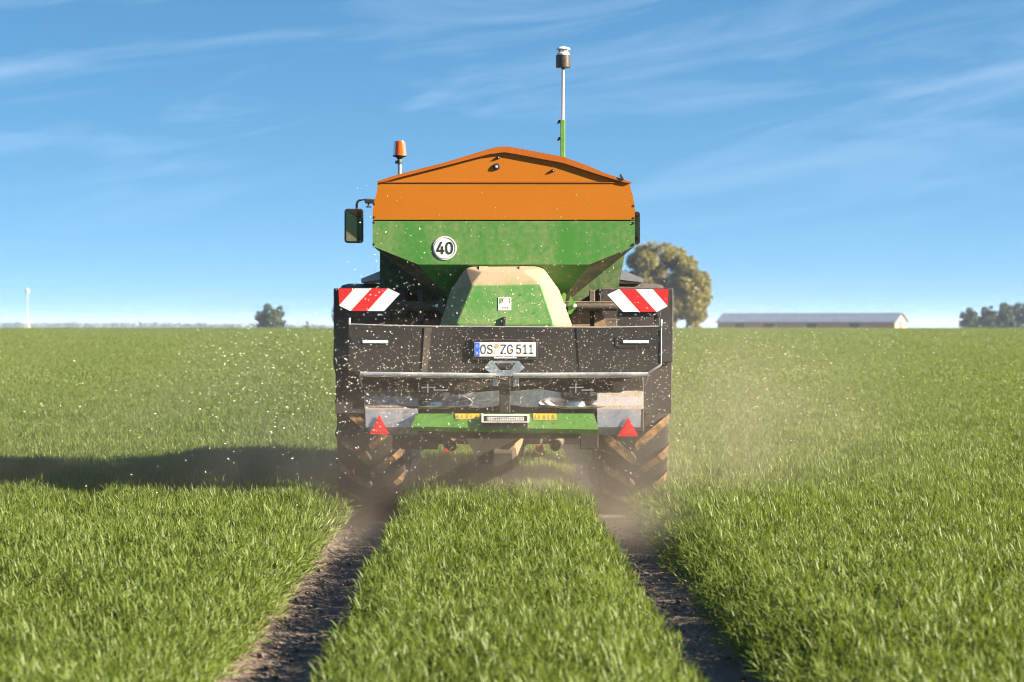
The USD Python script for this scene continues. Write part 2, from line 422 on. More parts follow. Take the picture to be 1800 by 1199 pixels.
def leaf_strip(base, az, tilt0, curl, length, width, segs, twist):
    """One arching leaf: rows of two points."""
    p, rows, ang = np.array(base, float), [], tilt0
    h = np.array([math.cos(az), math.sin(az), 0])
    side0 = np.array([-math.sin(az), math.cos(az), 0])
    for i in range(segs + 1):
        t = i / segs
        w = width * (0.55 + 0.9 * t if t < 0.45 else 0.96 * (1 - ((t - 0.45) / 0.55) ** 1.6)) * 0.5
        d = h * math.sin(ang) + np.array([0, 0, 1]) * math.cos(ang)
        nrm = np.cross(side0, d)
        tw = twist * t
        s = side0 * math.cos(tw) + nrm * math.sin(tw)
        rows.append((p - s * w, p + s * w) if i < segs else (p, p))
        p = p + d * length / segs
        ang += curl / segs * (0.4 + 1.2 * t)
    V = [q for r in rows[:-1] for q in r] + [rows[-1][0]]
    F = []
    for i in range(segs - 1):
        F += [[2 * i, 2 * i + 1, 2 * i + 3], [2 * i, 2 * i + 3, 2 * i + 2]]
    e = 2 * (segs - 1)
    F.append([e, e + 1, e + 2])
    return V, F


def one_leaf(x, y, hgt, width, segs, r, low=0.28):
    """A leaf of a tillering plant: most spring from the upper half of the stem and arch over."""
    bz = hgt * (r.uniform(0.4, 0.8) if r.uniform() > low else r.uniform(0.0, 0.4))
    top = hgt * r.uniform(0.86, 1.12)
    ln = min(max((top - bz) * 1.05, 0.05), 0.105)
    return leaf_strip((x, y, bz), r.uniform(0, 2 * math.pi), abs(r.normal(0.34, 0.22)), max(0, r.normal(1.05, 0.7)), ln, width * r.uniform(0.7, 1.25), segs, r.normal(0, 0.9))


def clump(nleaf, spread, hgt, width, segs, r, low=0.28):
    V, F = [], []
    for _ in range(nleaf):
        a, q = r.uniform(0, 2 * math.pi), spread * math.sqrt(r.uniform(0, 1))
        v, f = one_leaf(q * math.cos(a), q * math.sin(a), hgt, width, segs, r, low)
        F += [[i + len(V) for i in t] for t in f]
        V += v
    return np.array(V), np.array(F)


def patch(size, nleaf, hgt, width, segs, r):
    V, F = [], []
    for _ in range(nleaf):
        v, f = one_leaf(r.uniform(-size / 2, size / 2), r.uniform(-size / 2, size / 2), hgt, width, segs, r)
        F += [[i + len(V) for i in t] for t in f]
        V += v
    return np.array(V), np.array(F)


def quat(yaw, lean_dir, lean):
    """yaw about z and then a lean by an angle towards the direction lean_dir (arrays)."""
    c, s = np.cos(yaw / 2), np.sin(yaw / 2)
    ax = np.column_stack([-np.sin(lean_dir), np.cos(lean_dir)])
    cl, sl = np.cos(lean / 2), np.sin(lean / 2)
    w2, x2, y2 = cl, ax[:, 0] * sl, ax[:, 1] * sl
    return np.column_stack([w2 * c, x2 * c + y2 * s, y2 * c - x2 * s, w2 * s])


def instancer(name, protos, mats, idx, pos, q, scl, label, kind="stuff", category=None):
    path = numbered("/World", name)
    pi = UsdGeom.PointInstancer.Define(stage, path)
    for k, (v, f) in enumerate(protos):
        usdkit.mesh(stage, f"{path}/kinds/kind_{k:03d}", (v, f), mats, True)
        pi.CreatePrototypesRel().AddTarget(f"{path}/kinds/kind_{k:03d}")
    pi.CreateProtoIndicesAttr(Vt.IntArray.FromNumpy(np.asarray(idx, np.int32)))
    pi.CreatePositionsAttr(Vt.Vec3fArray.FromNumpy(np.asarray(pos, np.float32)))
    pi.CreateOrientationsAttr(Vt.QuathArray([Gf.Quath(float(a), float(b), float(c), float(d)) for a, b, c, d in q]))
    pi.CreateScalesAttr(Vt.Vec3fArray.FromNumpy(np.asarray(scl, np.float32)))
    return tag(pi, label, category, None, kind)


def in_view(x, y, margin):
    d = y + 20
    c = CAM[0] + d * (45 / FPX)
    return np.abs(x - c) < d * (900 / FPX) * 1.06 + margin


CROP_H = 0.40
NEAR_END = 38.0                     # world y where sown clumps give way to coarser patches
EDGE = 0.30                         # strip along each track that is planted singly
ya, yb = -12.0, NEAR_END
xa = (yb + 20) * 0.235 + 1.5


def wobble(k, y):
    return 0.07 * (meshkit.fbm(np.column_stack([y * 1.3, np.full(len(y), 3.7 * k), np.zeros(len(y))]), 3, 5) - 0.5)


def track_gap(x, y):
    """Distance to the nearest track edge (negative inside a track), and the track's side it lies on."""
    best, which = np.full(len(x), 99.0), np.zeros(len(x), int)
    for k, (a, b) in enumerate(RUTS):
        w = wobble(k, y)
        for code, d in ((2 * k, a + w - x), (2 * k + 1, x - (b + w))):
            other = x - (b + w) if code % 2 == 0 else a + w - x
            g = np.where((d <= 0) & (other <= 0), -1.0, np.where(d > 0, d, 99.0))
            m = g < best
            best[m], which[m] = g[m], code
    return best, which


def sow(density, keep):
    n = int(density * 2 * xa * (yb - ya))
    x, y = rng.uniform(-xa, xa, n), rng.uniform(ya, yb, n)
    g, w = track_gap(x, y)
    k = in_view(x, y, 1.0) & keep(g) & ~((np.abs(np.abs(x) - TRACK_X) < 0.34) & (np.abs(y - 2.3) < 0.85)) & ~((np.abs(np.abs(x) - 1.2) < 0.3) & (np.abs(y - 5.2) < 0.5))
    return x[k], y[k], g[k], w[k]


# crumbs and clods left lying in the tracks
cr = np.random.default_rng(41)
cp = []
for a, b in RUTS:
    m = 420
    cp.append(np.column_stack([np.clip(cr.normal((a + b) / 2, 0.2, m), a - 0.05, b + 0.05), cr.uniform(-12, 1.0, m), np.full(m, -0.035)]))
cp = np.vstack(cp)
clods = []
for k in range(4):
    ico = trimesh.creation.icosphere(1, 1.0)
    clods.append((ico.vertices * (1 + 0.5 * (meshkit.noise(ico.vertices * 1.7 + 9 * k, k)[:, None] - 0.5)) * [1, 0.8, 0.6], ico.faces))
m = len(cp)
instancer("soil_clods", clods, M["soil"], cr.integers(0, 4, m), cp, quat(cr.uniform(0, 6.28, m), np.zeros(m), cr.uniform(0, 0.4, m)), np.repeat((0.006 + 0.016 * cr.uniform(0, 1, m) ** 3)[:, None], 3, 1), "small brown clods lying in the wheel tracks")

# broad clumps over the stand
bx_, by_, bg, _ = sow(24, lambda g: g > EDGE - 0.06)
nb = len(bx_)
# single plants along the tracks, leaning out over them
ex_, ey_, eg, ew = sow(330, lambda g: (g > 0) & (g < EDGE))
ne = len(ex_)
lean_dir = np.concatenate([rng.uniform(0, 2 * math.pi, nb), np.where(ew % 2 == 0, 0, math.pi) + rng.normal(0, 0.4, ne)])
amt = np.array([0.85, 0.12, 0.1, 1.15])[ew]
lean = np.concatenate([np.abs(rng.normal(0.0, 0.05, nb)), amt * (1 - eg / EDGE) ** 1.2 * rng.uniform(0.4, 1.25, ne)])
px_, py_ = np.concatenate([bx_, ex_]), np.concatenate([by_, ey_])
N = nb + ne
protos = [clump(190, 0.17, CROP_H, 0.0072, 4, np.random.default_rng(100 + k)) for k in range(12)] + [clump(24, 0.045, CROP_H, 0.0075, 4, np.random.default_rng(200 + k), 0.6) for k in range(12)]
idx = np.concatenate([rng.integers(0, 12, nb), rng.integers(12, 24, ne)])
hs = 0.80 + 0.3 * meshkit.fbm(np.column_stack([px_ * 0.8, py_ * 0.5, np.zeros(N)]), 3, 9) + rng.normal(0, 0.05, N)
hs[nb:] *= np.clip(0.8 + eg / EDGE * 0.2, 0, 1)
scl = np.column_stack([rng.uniform(0.9, 1.15, N)] * 2 + [hs])
instancer("wheat_crop", protos, M["wheat"], idx, np.column_stack([px_, py_, gz(px_, py_) - 0.04]), quat(rng.uniform(0, 6.28, N), lean_dir, lean), scl,
          "young green wheat standing in the foreground and round the tractor")


def far_crop(name, y0, y1, size, nleaf, width, nproto, label, seed):
    r = np.random.default_rng(seed)
    protos = [patch(size * 1.06, nleaf, CROP_H, width, 3, np.random.default_rng(seed + 1 + k)) for k in range(nproto)]
    gx, gy = np.meshgrid(np.arange(-140, 140, size), np.arange(y0, y1, size), indexing="ij")
    x, y = gx.ravel() + size / 2, gy.ravel() + size / 2
    k = in_view(x, y, size * 1.5)
    x, y = x[k], y[k]
    m = len(x)
    q = quat(r.integers(0, 4, m) * math.pi / 2, np.zeros(m), np.zeros(m))
    instancer(name, protos, M["wheat"], r.integers(0, nproto, m), np.column_stack([x, y, gz(x, y) - 0.04]), q,
              np.column_stack([np.ones(m), np.ones(m), r.uniform(0.9, 1.12, m)]), label)


far_crop("wheat_crop_beyond", NEAR_END, 110.0, 2.0, 3400, 0.018, 6, "green wheat spreading over the middle of the field beyond the tractor", 300)
far_crop("wheat_crop_distant", 110.0, 392.0, 6.0, 6500, 0.05, 5, "far part of the wheat field up to the skyline", 400)

# ------------------------------------------------------------------ background: trees, barn, pole, wood


def leaf_cloud(centres, radii, n, size, r, squash=0.85):
    k = r.choice(len(centres), n, p=radii ** 2 / (radii ** 2).sum())
    d = r.normal(size=(n, 3)); d /= np.linalg.norm(d, axis=1)[:, None]
    rad = radii[k] * r.uniform(0.35, 1.0, n) ** 0.5
    c = centres[k] + d * rad[:, None] * [1, 1, squash]
    u = r.normal(size=(n, 3)); u /= np.linalg.norm(u, axis=1)[:, None]
    w = np.cross(u, r.normal(size=(n, 3))); w /= np.linalg.norm(w, axis=1)[:, None]
    s = size * r.uniform(0.6, 1.35, n)[:, None]
    V = np.stack([c - u * s, c - w * s * 0.6, c + u * s, c + w * s * 0.6], 1).reshape(-1, 3)
    i = np.arange(n)[:, None] * 4
    return V, np.vstack([i + [0, 1, 2], i + [0, 2, 3]])


def tree(name, label, px, py_top, wpx, Y, leafmat, seed, nleaf=14000, leaf=0.3, shape="round", group=None, crown_low=0.12):
    r = np.random.default_rng(seed)
    sc = (Y + 20) / FPX
    top = at(px, py_top, Y)
    g = float(gz(top[0], Y))
    Ht, R = top[2] - g, wpx * sc / 2
    x0 = top[0]
    t = Thing(name, label, "tree", (x0, Y, g), group)
    base = np.array([x0, Y, g - 0.1])
    th = Ht * (0.45 if shape != "cone" else 0.8)
    limbs = [tube([base + [0.02 * Ht * math.sin(3 * q + seed), 0, th * q] for q in np.linspace(0, 1, 6)], np.linspace(Ht * 0.028, Ht * 0.012, 6), 8)]
    cen, rad = [], []
    nc = 95 if shape == "round" else 26
    for k in range(nc):
        for _ in range(200):
            q = r.uniform(-1, 1, 3)
            if shape == "cone":
                if math.hypot(q[0], q[1]) < (1 - q[2]) / 2 * 0.9 + 0.05:
                    break
            elif (np.abs(q) ** 2.6).sum() < 1:
                break
        lo = g + Ht * crown_low
        hh = (Ht * (1 - crown_low)) / 2
        cr = R * r.uniform(0.13, 0.27) if shape == "round" else R * r.uniform(0.25, 0.42)
        q = q * np.array([R - cr * 0.7, R - cr * 0.7, hh - cr * 0.7])
        c = np.array([x0, Y, lo + hh]) + q
        cen.append(c); rad.append(cr)
        if k % 3 == 0 and shape == "round":
            s0 = base + [0, 0, th * r.uniform(0.45, 1.0)]
            mid = (s0 + c) / 2 + r.normal(0, 0.05 * R, 3)
            limbs.append(tube([s0, mid, c], [Ht * 0.01, Ht * 0.007, Ht * 0.003], 6))
    cv, cf = leaf_cloud(np.array(cen), np.array(rad), nleaf, leaf, r)
    t.part("trunk", limbs, M["bark"], True)
    t.part("crown", trimesh.Trimesh(cv, cf, process=False), leafmat)
    return t


tree("broad_tree", "large round olive-green tree rising behind the spreader's right side", 1168, 420, 168, 420, M["tree_olive"], 21, 30000, 0.34, crown_low=-0.16)
tree("broad_tree", "tree whose edge just shows behind the left mudguard", 618, 520, 72, 440, M["tree_olive"], 22, 7000, 0.3)
tree("broad_tree", "dark ragged tree left of the tractor on the skyline", 476, 533, 56, 600, M["tree_dark"], 23, 9000, 0.26)
tree("small_tree", "smallest narrow tree on the skyline left of the tractor", 541, 557, 14, 600, M["tree_dark"], 24, 2600, 0.2, shape="cone", crown_low=0.2)
for k, (a, b, w, s) in enumerate([(1706, 540, 44, 31), (1737, 537, 38, 32), (1768, 532, 40, 33), (1797, 530, 44, 34)]):
    tree("broad_tree", ("leftmost tree of the dark group at the right edge of the skyline", "second tree from the left in the dark group at the right edge",
                        "tall third tree in the dark group at the right edge of the skyline", "rightmost tree of the dark group, cut by the picture's edge")[k],
         a, b, w, 720 + 14 * (k % 2), M["tree_dark"], s, 8000, 0.3, group="dark trees at the right edge of the skyline")

# barn: long, its right gable turned towards us
bY, th = 600.0, math.radians(24)
c0 = at(1573, 571, bY)                    # the near right corner under the eaves
ez, rz = at(1420, 565.5, bY)[2], at(1420, 550.5, bY)[2]
Lb, Wb, bz = 48.5, 12.5, -3.4
ex, ey = np.array([-math.cos(th), math.sin(th) * 0.2, 0]), np.array([math.sin(th), math.cos(th), 0])
ex = np.array([-math.cos(th), math.sin(th), 0])
o = np.array([c0[0], bY, 0.0])
barn = Thing("barn", "long low barn with grey roof and brown walls on the skyline", "barn", (c0[0], bY, bz))


def bp(u, v, z):
    return o + ex * u + ey * v + [0, 0, z]


M["barn_wall"] = paint("barn_wall_boards", (0.52, 0.28, 0.18), rough=0.85, var=0.15, dust=0.2, up_dust=0, scale=0.4)
M["barn_roof"] = paint("barn_roof_sheets", (0.075, 0.105, 0.165), rough=0.6, var=0.1, dust=0.1, up_dust=0, scale=0.3)
M["barn_dark"] = plain("barn_opening", (0.03, 0.03, 0.035), 0.7)
barn.part("wall", [hull([bp(u, v, z) for u in (0.2, Lb - 0.2) for v in (0.2, Wb - 0.2) for z in (bz, ez - 0.03)])], M["barn_wall"])
for u0, u1 in ((0.0, 0.2), (Lb - 0.2, Lb)):
    barn.part("gable", hull([bp(u, v, z) for u in (u0, u1) for v, z in ((0.2, bz), (Wb - 0.2, bz), (0.2, ez), (Wb - 0.2, ez), (Wb / 2, rz - 0.25))]), M["barn_wall"], label="gable end boarded in brown")
for sgn in (0, 1):
    va, vb = (-0.6, Wb / 2) if sgn == 0 else (Wb + 0.6, Wb / 2)
    ea = ez - 0.25
    nsh = 16
    for k in range(nsh):
        ua, ub = -0.5 + (Lb + 1) * k / nsh, -0.5 + (Lb + 1) * (k + 1) / nsh - 0.05
        barn.part("roof_sheet", hull([bp(u, v, z + dz + 0.02 * (k % 2)) for u in (ua, ub) for v, z in ((va, ea), (vb, rz)) for dz in (0, 0.14)]), M["barn_roof"])
for u in (9.5, 21, 33.0, 41):
    barn.part("door", hull([bp(u + a, v, z) for a in (0, 2.6) for v in (0.12, 0.196) for z in (bz, ez - 0.5)]), M["barn_dark"])
barn.part("door", hull([bp(v, Wb / 2 + a, z) for a in (-1.0, 1.0) for v in (-0.06, -0.004) for z in (bz, ez + 0.3)]), M["barn_dark"])

# thin pole far left
pY = 640.0
pt, pb = at(48, 512, pY), at(49, 578, pY)
pole = Thing("mast", "thin pale mast with a drum-shaped head at the left of the skyline", "mast", (pb[0], pY, -3.2))
pole.part("shaft", tube([(pb[0], pY, -3.2), (pb[0], pY, 3.0), (pt[0], pY, pt[2])], [0.14, 0.11, 0.08], 8), M["mast_grey"], True)
pole.part("head", rev([(0, 0), (0.45, 0.05), (0.5, 0.3), (0.5, 1.0), (0.35, 1.25), (0, 1.3)], (pt[0], pY, pt[2] - 0.6), n=16), M["mast_grey"], 40)
pole.part("base_cabinet", bx(pb[0] - 0.6, pb[0] + 0.6, pY - 0.5, pY + 0.5, -3.2, 2.0, 0.05), M["mast_grey"])

# far wood on the left skyline: one mass of crowns
r = np.random.default_rng(77)
wY = 3000.0
cs, rs = [], []
for k in range(520):
    px = r.uniform(-250, 640)
    h = np.interp(px, [-250, 0, 300, 480, 640], [568, 568.5, 570, 572, 574]) + r.normal(0, 0.9)
    c = at(px, h, wY + r.uniform(0, 60))
    for zz in np.arange(c[2] - 2.5, -6, -5.0):
        cs.append([c[0], c[1], zz]); rs.append(r.uniform(3.2, 5.2))
cv, cf = leaf_cloud(np.array(cs), np.array(rs), 16000, 1.5, r)
single("distant_wood", trimesh.Trimesh(cv, cf, process=False), M["tree_dark"], "blue-hazed line of woodland along the left skyline", "wood", kind="stuff")

# ------------------------------------------------------------------ the tractor
TY = 2.3                                   # rear axle
tr = Thing("tractor", "tractor with black mudguards, mirrors and amber beacon carrying the spreader", "tractor", (0, TY, 0))


def wheel(cx, cy, R, W, nl, name, side):
    prof = [(R * 0.50, -W * 0.40), (R * 0.62, -W * 0.47), (R * 0.80, -W * 0.5), (R * 0.915, -W * 0.485), (R * 0.945, -W * 0.42), (R * 0.955, -W * 0.2), (R * 0.958, 0)]
    prof = prof + [(a, -b) for a, b in prof[-2::-1]]
    prof = prof[::-1]
    wp = f"{tr.path}"
    p = numbered(wp, name)
    UsdGeom.Xform.Define(stage, p)
    ty = rev(prof, (cx, cy, R), "x", 64)
    tr.part("tyre", ty, M["rubber"], 40, parent=p)
    rim = rev([(0.05, -0.04), (R * 0.3, -0.06), (R * 0.36, 0.0), (R * 0.47, 0.04), (R * 0.49, W * 0.36), (R * 0.53, W * 0.4), (R * 0.53, W * 0.36), (R * 0.50, W * 0.33), (R * 0.5, -W * 0.4), (R * 0.3, -W * 0.3), (0.05, -0.1)][::-1], (cx, cy, R), "x", 40)
    if side < 0:
        rim.vertices[:, 0] = 2 * cx - rim.vertices[:, 0]
        rim.invert()
    tr.part("rim", rim, M["green_dark"], 40, parent=p)
    # lugs: two rows of slanting bars, half a step apart
    lw, lh, step = 0.036 * R / 1.0, 0.066 * R, 2 * math.pi / nl
    for row in (-1, 1):
        for k in range(nl):
            ph0 = k * step + (step / 2 if row > 0 else 0) + 0.06
            V, F = [], []
            ns = 7
            for i in range(ns + 1):
                t = i / ns
                xx = row * (0.0 + t * (W * 0.505))
                rb = R * (0.95 - 0.015 * t ** 2 - (0.05 if i == ns else 0.012 * (i == ns - 1)))
                ph = ph0 + (W * 0.50 * 0.92 * t ** 0.9) / R
                rt = rb + lh * (0.95 if i < ns else 0.7)
                # width direction on the tread, across the bar
                wx, wph = row * 0.66, -0.75
                for rr_, ww in ((rb - 0.03, lw * 1.05), (rt, lw * (0.86 + 0.25 * (1 - t)))):
                    for s in (-1, 1):
                        a = ph + s * ww * wph / R
                        V.append((cx + xx + s * ww * wx * (0.35 if i in (0, ns) else 1), cy - rr_ * math.cos(a), R + rr_ * math.sin(a)))
            for i in range(ns):
                a, b = 4 * i, 4 * (i + 1)
                for q in ((0, 1, 1, 0), (1, 3, 3, 1), (3, 2, 2, 3), (2, 0, 0, 2)):
                    F += [[a + q[0], a + q[1], b + q[2]], [a + q[0], b + q[2], b + q[3]]]
            for a in (0, 4 * ns):
                F += [[a, a + 1, a + 3], [a, a + 3, a + 2]]
            m = trimesh.Trimesh(np.array(V), np.array(F), process=False)
            m.fix_normals()
            tr.part("lug", m, M["lug"], parent=p)
    tr.part("hub", rev([(0, -0.12), (0.16, -0.12), (0.16, 0.1), (0.1, 0.14), (0, 0.14)], (cx, cy, R), "x", 20), M["iron"], 40, parent=p)


wheel(-TRACK_X, TY, 1.0, 0.61, 20, "rear_wheel", -1)
wheel(TRACK_X, TY, 1.0, 0.61, 20, "rear_wheel", 1)
wheel(-1.2, 5.2, 0.72, 0.5, 20, "front_wheel", -1)
wheel(1.2, 5.2, 0.72, 0.5, 20, "front_wheel", 1)


def fender(s):
    """Mudguard: a wide curved sheet round the tyre's top and back with a rolled outer lip."""
    cx = s * TRACK_X
    V, F = [], []
    ang = np.radians(np.linspace(20, 120, 26))          # from behind and above, over the top to the front
    prof = [(-0.32, 1.075), (-0.30, 1.10), (0.24, 1.10), (0.30, 1.085), (0.325, 1.04), (0.318, 1.0), (0.30, 1.0), (0.306, 1.035), (0.285, 1.06), (0.235, 1.075), (-0.30, 1.06)]
    for a in ang:
        for u, rr_ in prof:
            V.append((cx + s * u, TY - rr_ * math.cos(a), 0.98 + rr_ * math.sin(a)))
    k = len(prof)
    for i in range(len(ang) - 1):
        for j in range(k):
            j2 = (j + 1) % k
            F += [[i * k + j, i * k + j2, (i + 1) * k + j2], [i * k + j, (i + 1) * k + j2, (i + 1) * k + j]]
    for i in (0, len(ang) - 1):
        for j in range(1, k - 1):
            F.append([i * k, i * k + j, i * k + j + 1])
    m = trimesh.Trimesh(np.array(V), np.array(F), process=False)
    m.fix_normals()
    return m


for s in (-1, 1):
    tr.part("mudguard", fender(s), M["fender"], 35)
    cx = s * TRACK_X
    y0 = TY - 1.10 * math.cos(math.radians(20)) - 0.012
    # hanging back sheet and rubber flap below it
    tr.part("mudguard_back", bx(cx - 0.315, cx + 0.325, y0 - 0.02, y0 + 0.012, 1.36 if s > 0 else 1.30, 2.02, 0.008), M["fender"])
    tr.part("mud_flap", bx(cx - 0.30, cx + 0.312, y0 + 0.02, y0 + 0.032, 0.905, 1.40, 0.004), M["rubber"])
    # upper inner fender running up to the cab
    tr.part("inner_fender", hull([(s * x, y, z) for y in (2.0, 3.1) for x, z in ((1.30, 2.085), (1.30, 2.12), (1.10, 2.2), (0.86, 2.14), (0.86, 2.3))]), M["steel_matt"])
# transmission, axle, belly
tr.part("rear_housing", [bx(-0.42, 0.42, 1.65, 3.2, 0.72, 1.45, 0.05), bx(-0.3, 0.3, 1.5, 1.7, 0.85, 1.3, 0.04)], M["iron"])
tr.part("rear_axle", rev([(0, -1.0), (0.15, -1.0), (0.15, -0.7), (0.21, -0.5), (0.23, 0.5), (0.15, 0.7), (0.15, 1.0), (0, 1.0)][::-1], (0, TY, 1.0), "x", 24), M["iron"], 40)
tr.part("chassis", [bx(-0.32, 0.32, 3.0, 6.4, 0.68, 1.3, 0.05)], M["iron"])
tr.part("front_axle", [bx(-1.0, 1.0, 5.05, 5.35, 0.6, 0.82, 0.05)], M["iron"])
tr.part("fuel_tank", bx(-0.95, -0.5, 3.1, 4.3, 0.72, 1.4, 0.08), M["black"])
tr.part("step_box", bx(0.5, 0.92, 3.2, 4.2, 0.72, 1.3, 0.06), M["black"])
tr.part("hood", hull([(x, y, z) for y, w, h in ((3.9, 0.46, 2.1), (6.6, 0.40, 1.8)) for x, z in ((-w, 1.25), (w, 1.25), (-w, h - 0.2), (w, h - 0.2), (-w * 0.7, h), (w * 0.7, h))]), M["green_dark"], 30)
tr.part("drawbar", [bx(-0.1, 0.1, 1.1, 1.8, 0.42, 0.58, 0.02), hull([(x, y, z) for y in (1.5, 1.66) for x, z in ((-0.42, 0.82), (0.32, 0.82), (-0.2, 0.44), (0.12, 0.44))])], M["black"])
tr.part("rear_panel", bx(-0.93, 0.93, 2.04, 2.08, 1.25, 2.28, 0.02), M["black"])
tr.part("cross_member", [bx(-0.92, 0.92, 1.9, 2.05, 0.60, 1.25, 0.03)], M["black"])
tr.part("drawbar", hull([at(862, 822, 1.3), at(912, 818, 1.3), at(905, 780, 1.3), at(862, 822, 1.5), at(912, 818, 1.5), at(922, 765, 1.5), at(880, 790, 1.5)]), M["mud"], label="mud-caked hitch piece")
for s in (-1, 1):
    tr.part("lower_link", tube([(s * 0.42, 1.75, 0.72), (s * 0.5, 1.2, 0.66), (s * 0.45, 0.75, 0.64)], 0.045, 10), M["iron"], True)
    tr.part("lift_rod", rod((s * 0.47, 1.35, 0.68), (s * 0.45, 1.75, 1.35), 0.03, 10), M["iron"], True)
    tr.part("frame_plate", bx(*sorted((s * 0.60, s * 0.84)), 1.7, 2.1, 0.62, 1.3, 0.03), M["iron"])
for px, cl in ((787, 0), (948, 1)):
    q = at(px, 788, 1.2)
    tr.part("red_cap", rev([(0, -0.03), (0.03, -0.03), (0.036, 0.0), (0.03, 0.02), (0, 0.028)], q, "y", 18), M["red"], 40)
    tr.part("hydraulic_hose", tube([q + [0.01, 0.03, 0], q + [0.02, 0.2, 0.1], q + [0.0, 0.4, 0.3]], 0.018, 8), M["black"], True)
tr.part("exhaust_pipe", rod((0.62, 4.1, 1.4), (0.62, 4.1, 2.75), 0.06), M["black"], True)
# cab
tr.part("cab_frame", [bx(-0.85, 0.85, 2.3, 3.9, 1.35, 1.75, 0.05), bx(-0.85, 0.85, 2.36, 2.42, 1.75, 2.35, 0.02)] + [bx(x - 0.04, x + 0.04, y - 0.04, y + 0.04, 1.75, 2.92, 0.01) for x in (-0.8, 0.8) for y in (2.35, 3.85)], M["black"])
tr.part("cab_roof", hull([(x, y, z) for x0, y0, y1, z in ((0.86, 2.2, 4.0, 2.92), (0.86, 2.2, 4.0, 3.0), (0.72, 2.35, 3.85, 3.08)) for x in (-x0, x0) for y in (y0, y1)]), M["green_dark"], 30)
for a in (bx(-0.76, 0.76, 2.34, 2.35, 1.75, 2.92, 0.002), bx(-0.76, 0.76, 3.85, 3.86, 1.75, 2.92, 0.002), bx(-0.81, -0.8, 2.39, 3.81, 1.75, 2.92, 0.002), bx(0.8, 0.81, 2.39, 3.81, 1.75, 2.92, 0.002)):
    tr.part("window", a, M["glass"])
tr.part("driver_seat", [bx(-0.25, 0.25, 2.8, 3.3, 1.75, 1.95, 0.05), bx(-0.25, 0.25, 2.72, 2.84, 1.9, 2.5, 0.05)], M["black"])
# mirrors
mY = 3.9


def mirror(px0, px1, py0, py1, s):
    x0, z1 = XZ(px0, py0, mY)
    x1, z0 = XZ(px1, py1, mY)
    P = sbox(x0 + 0.03, z0 + 0.03, x1 - 0.03, z1 - 0.03).buffer(0.03, 6)
    p = tr.part("mirror", [ext(P, mY + 0.012, 0.06), ext(P.difference(P.buffer(-0.016)), mY - 0.006, 0.02)], M["black_gloss"])
    # glass turned a little outwards and down
    g = ext(P.buffer(-0.017), mY + 0.004, 0.004)
    gc = g.vertices.mean(0)
    g.apply_transform(trimesh.transformations.rotation_matrix(-s * math.radians(6), [0, 0, 1], gc))
    g.apply_transform(trimesh.transformations.rotation_matrix(math.radians(4), [1, 0, 0], gc))
    g.vertices[:, 1] -= 0.012
    tr.part("mirror_glass", g, M["mirror"], parent=p)


mirror(605.5, 638.5, 367, 427, -1)
mirror(1092, 1125, 372, 430, 1)
a = [at(627, 368, mY + 0.04), at(627, 360, mY + 0.04), at(628.5, 355, mY + 0.04), at(632, 352, mY + 0.04), at(642, 351, mY + 0.04), at(668, 353, mY + 0.02), at(735, 358, mY)]
tr.part("mirror_arm", [tube(a, 0.012, 10)], M["black_gloss"], True)
tr.part("mirror_clamp", [pbx(641, 662, 350.5, 357.5, mY, 0.06), pbx(646, 649, 356, 364, mY + 0.01, 0.03), pbx(643, 653, 362.5, 364.5, mY, 0.05)], M["black"])
tr.part("mirror_arm", [tube([at(1108, 373, mY + 0.04), at(1108, 362, mY + 0.04), at(1104, 356, mY + 0.04), at(1030, 358, mY)], 0.012, 10)], M["black_gloss"], True)
# beacon
bYc = 3.2
q = at(702.5, 275, bYc)
sc = (bYc + 20) / FPX
bc = tr.part("beacon", rev([(12.2 * sc, 1.5 * sc), (11.8 * sc, 6 * sc), (11.3 * sc, 12 * sc), (10.2 * sc, 22 * sc), (9.2 * sc, 26.5 * sc), (7 * sc, 27.5 * sc), (0, 27.8 * sc), (0, 27.2 * sc), (6.5 * sc, 26.8 * sc), (8.6 * sc, 25.8 * sc), (9.6 * sc, 21.5 * sc), (10.8 * sc, 12 * sc), (11.6 * sc, 1.5 * sc)][::-1], q, n=28), M["amber"], 30, label="amber lens of the beacon")
tr.part("beacon_reflector", [rev([(0, 2 * sc), (5 * sc, 2 * sc), (5 * sc, 9 * sc), (2.2 * sc, 11 * sc), (2.2 * sc, 17 * sc), (0, 18 * sc)], q, n=14), bx(q[0] - 0.03, q[0] + 0.035, q[1] - 0.012, q[1] + 0.012, q[2] + 8 * sc, q[2] + 20 * sc, 0.004)], M["amber_core"], 30, parent=bc)
tr.part("beacon_base", rev([(0, -5 * sc), (4 * sc, -5 * sc), (6 * sc, -2 * sc), (12.4 * sc, 0), (12.4 * sc, 1.6 * sc), (0, 1.6 * sc)], q, n=28), M["black"], 30, parent=bc)
tr.part("beacon_clamp", [rod(q + [0, 0, -14 * sc], q + [0, 0, -4 * sc], 4 * sc, 12), rod(q + [-8 * sc, 0, -10 * sc], q + [4 * sc, 0, -10 * sc], 2.6 * sc, 10)], M["iron"], True, parent=bc)
tr.part("beacon_stem", rod(q + [0, 0, -14 * sc], (q[0], q[1], 2.9), 3.2 * sc, 12), M["steel_matt"], True, parent=bc)
tr.part("beacon_bracket", bx(q[0] - 0.05, -0.7, q[1] - 0.02, q[1] + 0.02, 2.9, 2.94, 0.005), M["black"], parent=bc)

# ------------------------------------------------------------------ the spreader
sp = Thing("fertilizer_spreader", "orange and green fertilizer spreader with number plate 'OS ZG 511' mounted behind the tractor", "spreader", (0, 0.6, 0))
HY, HF = 0.46, 1.85                        # back and front of the hopper


def front(p, Y):
    return np.array([p[0], Y, p[2]])


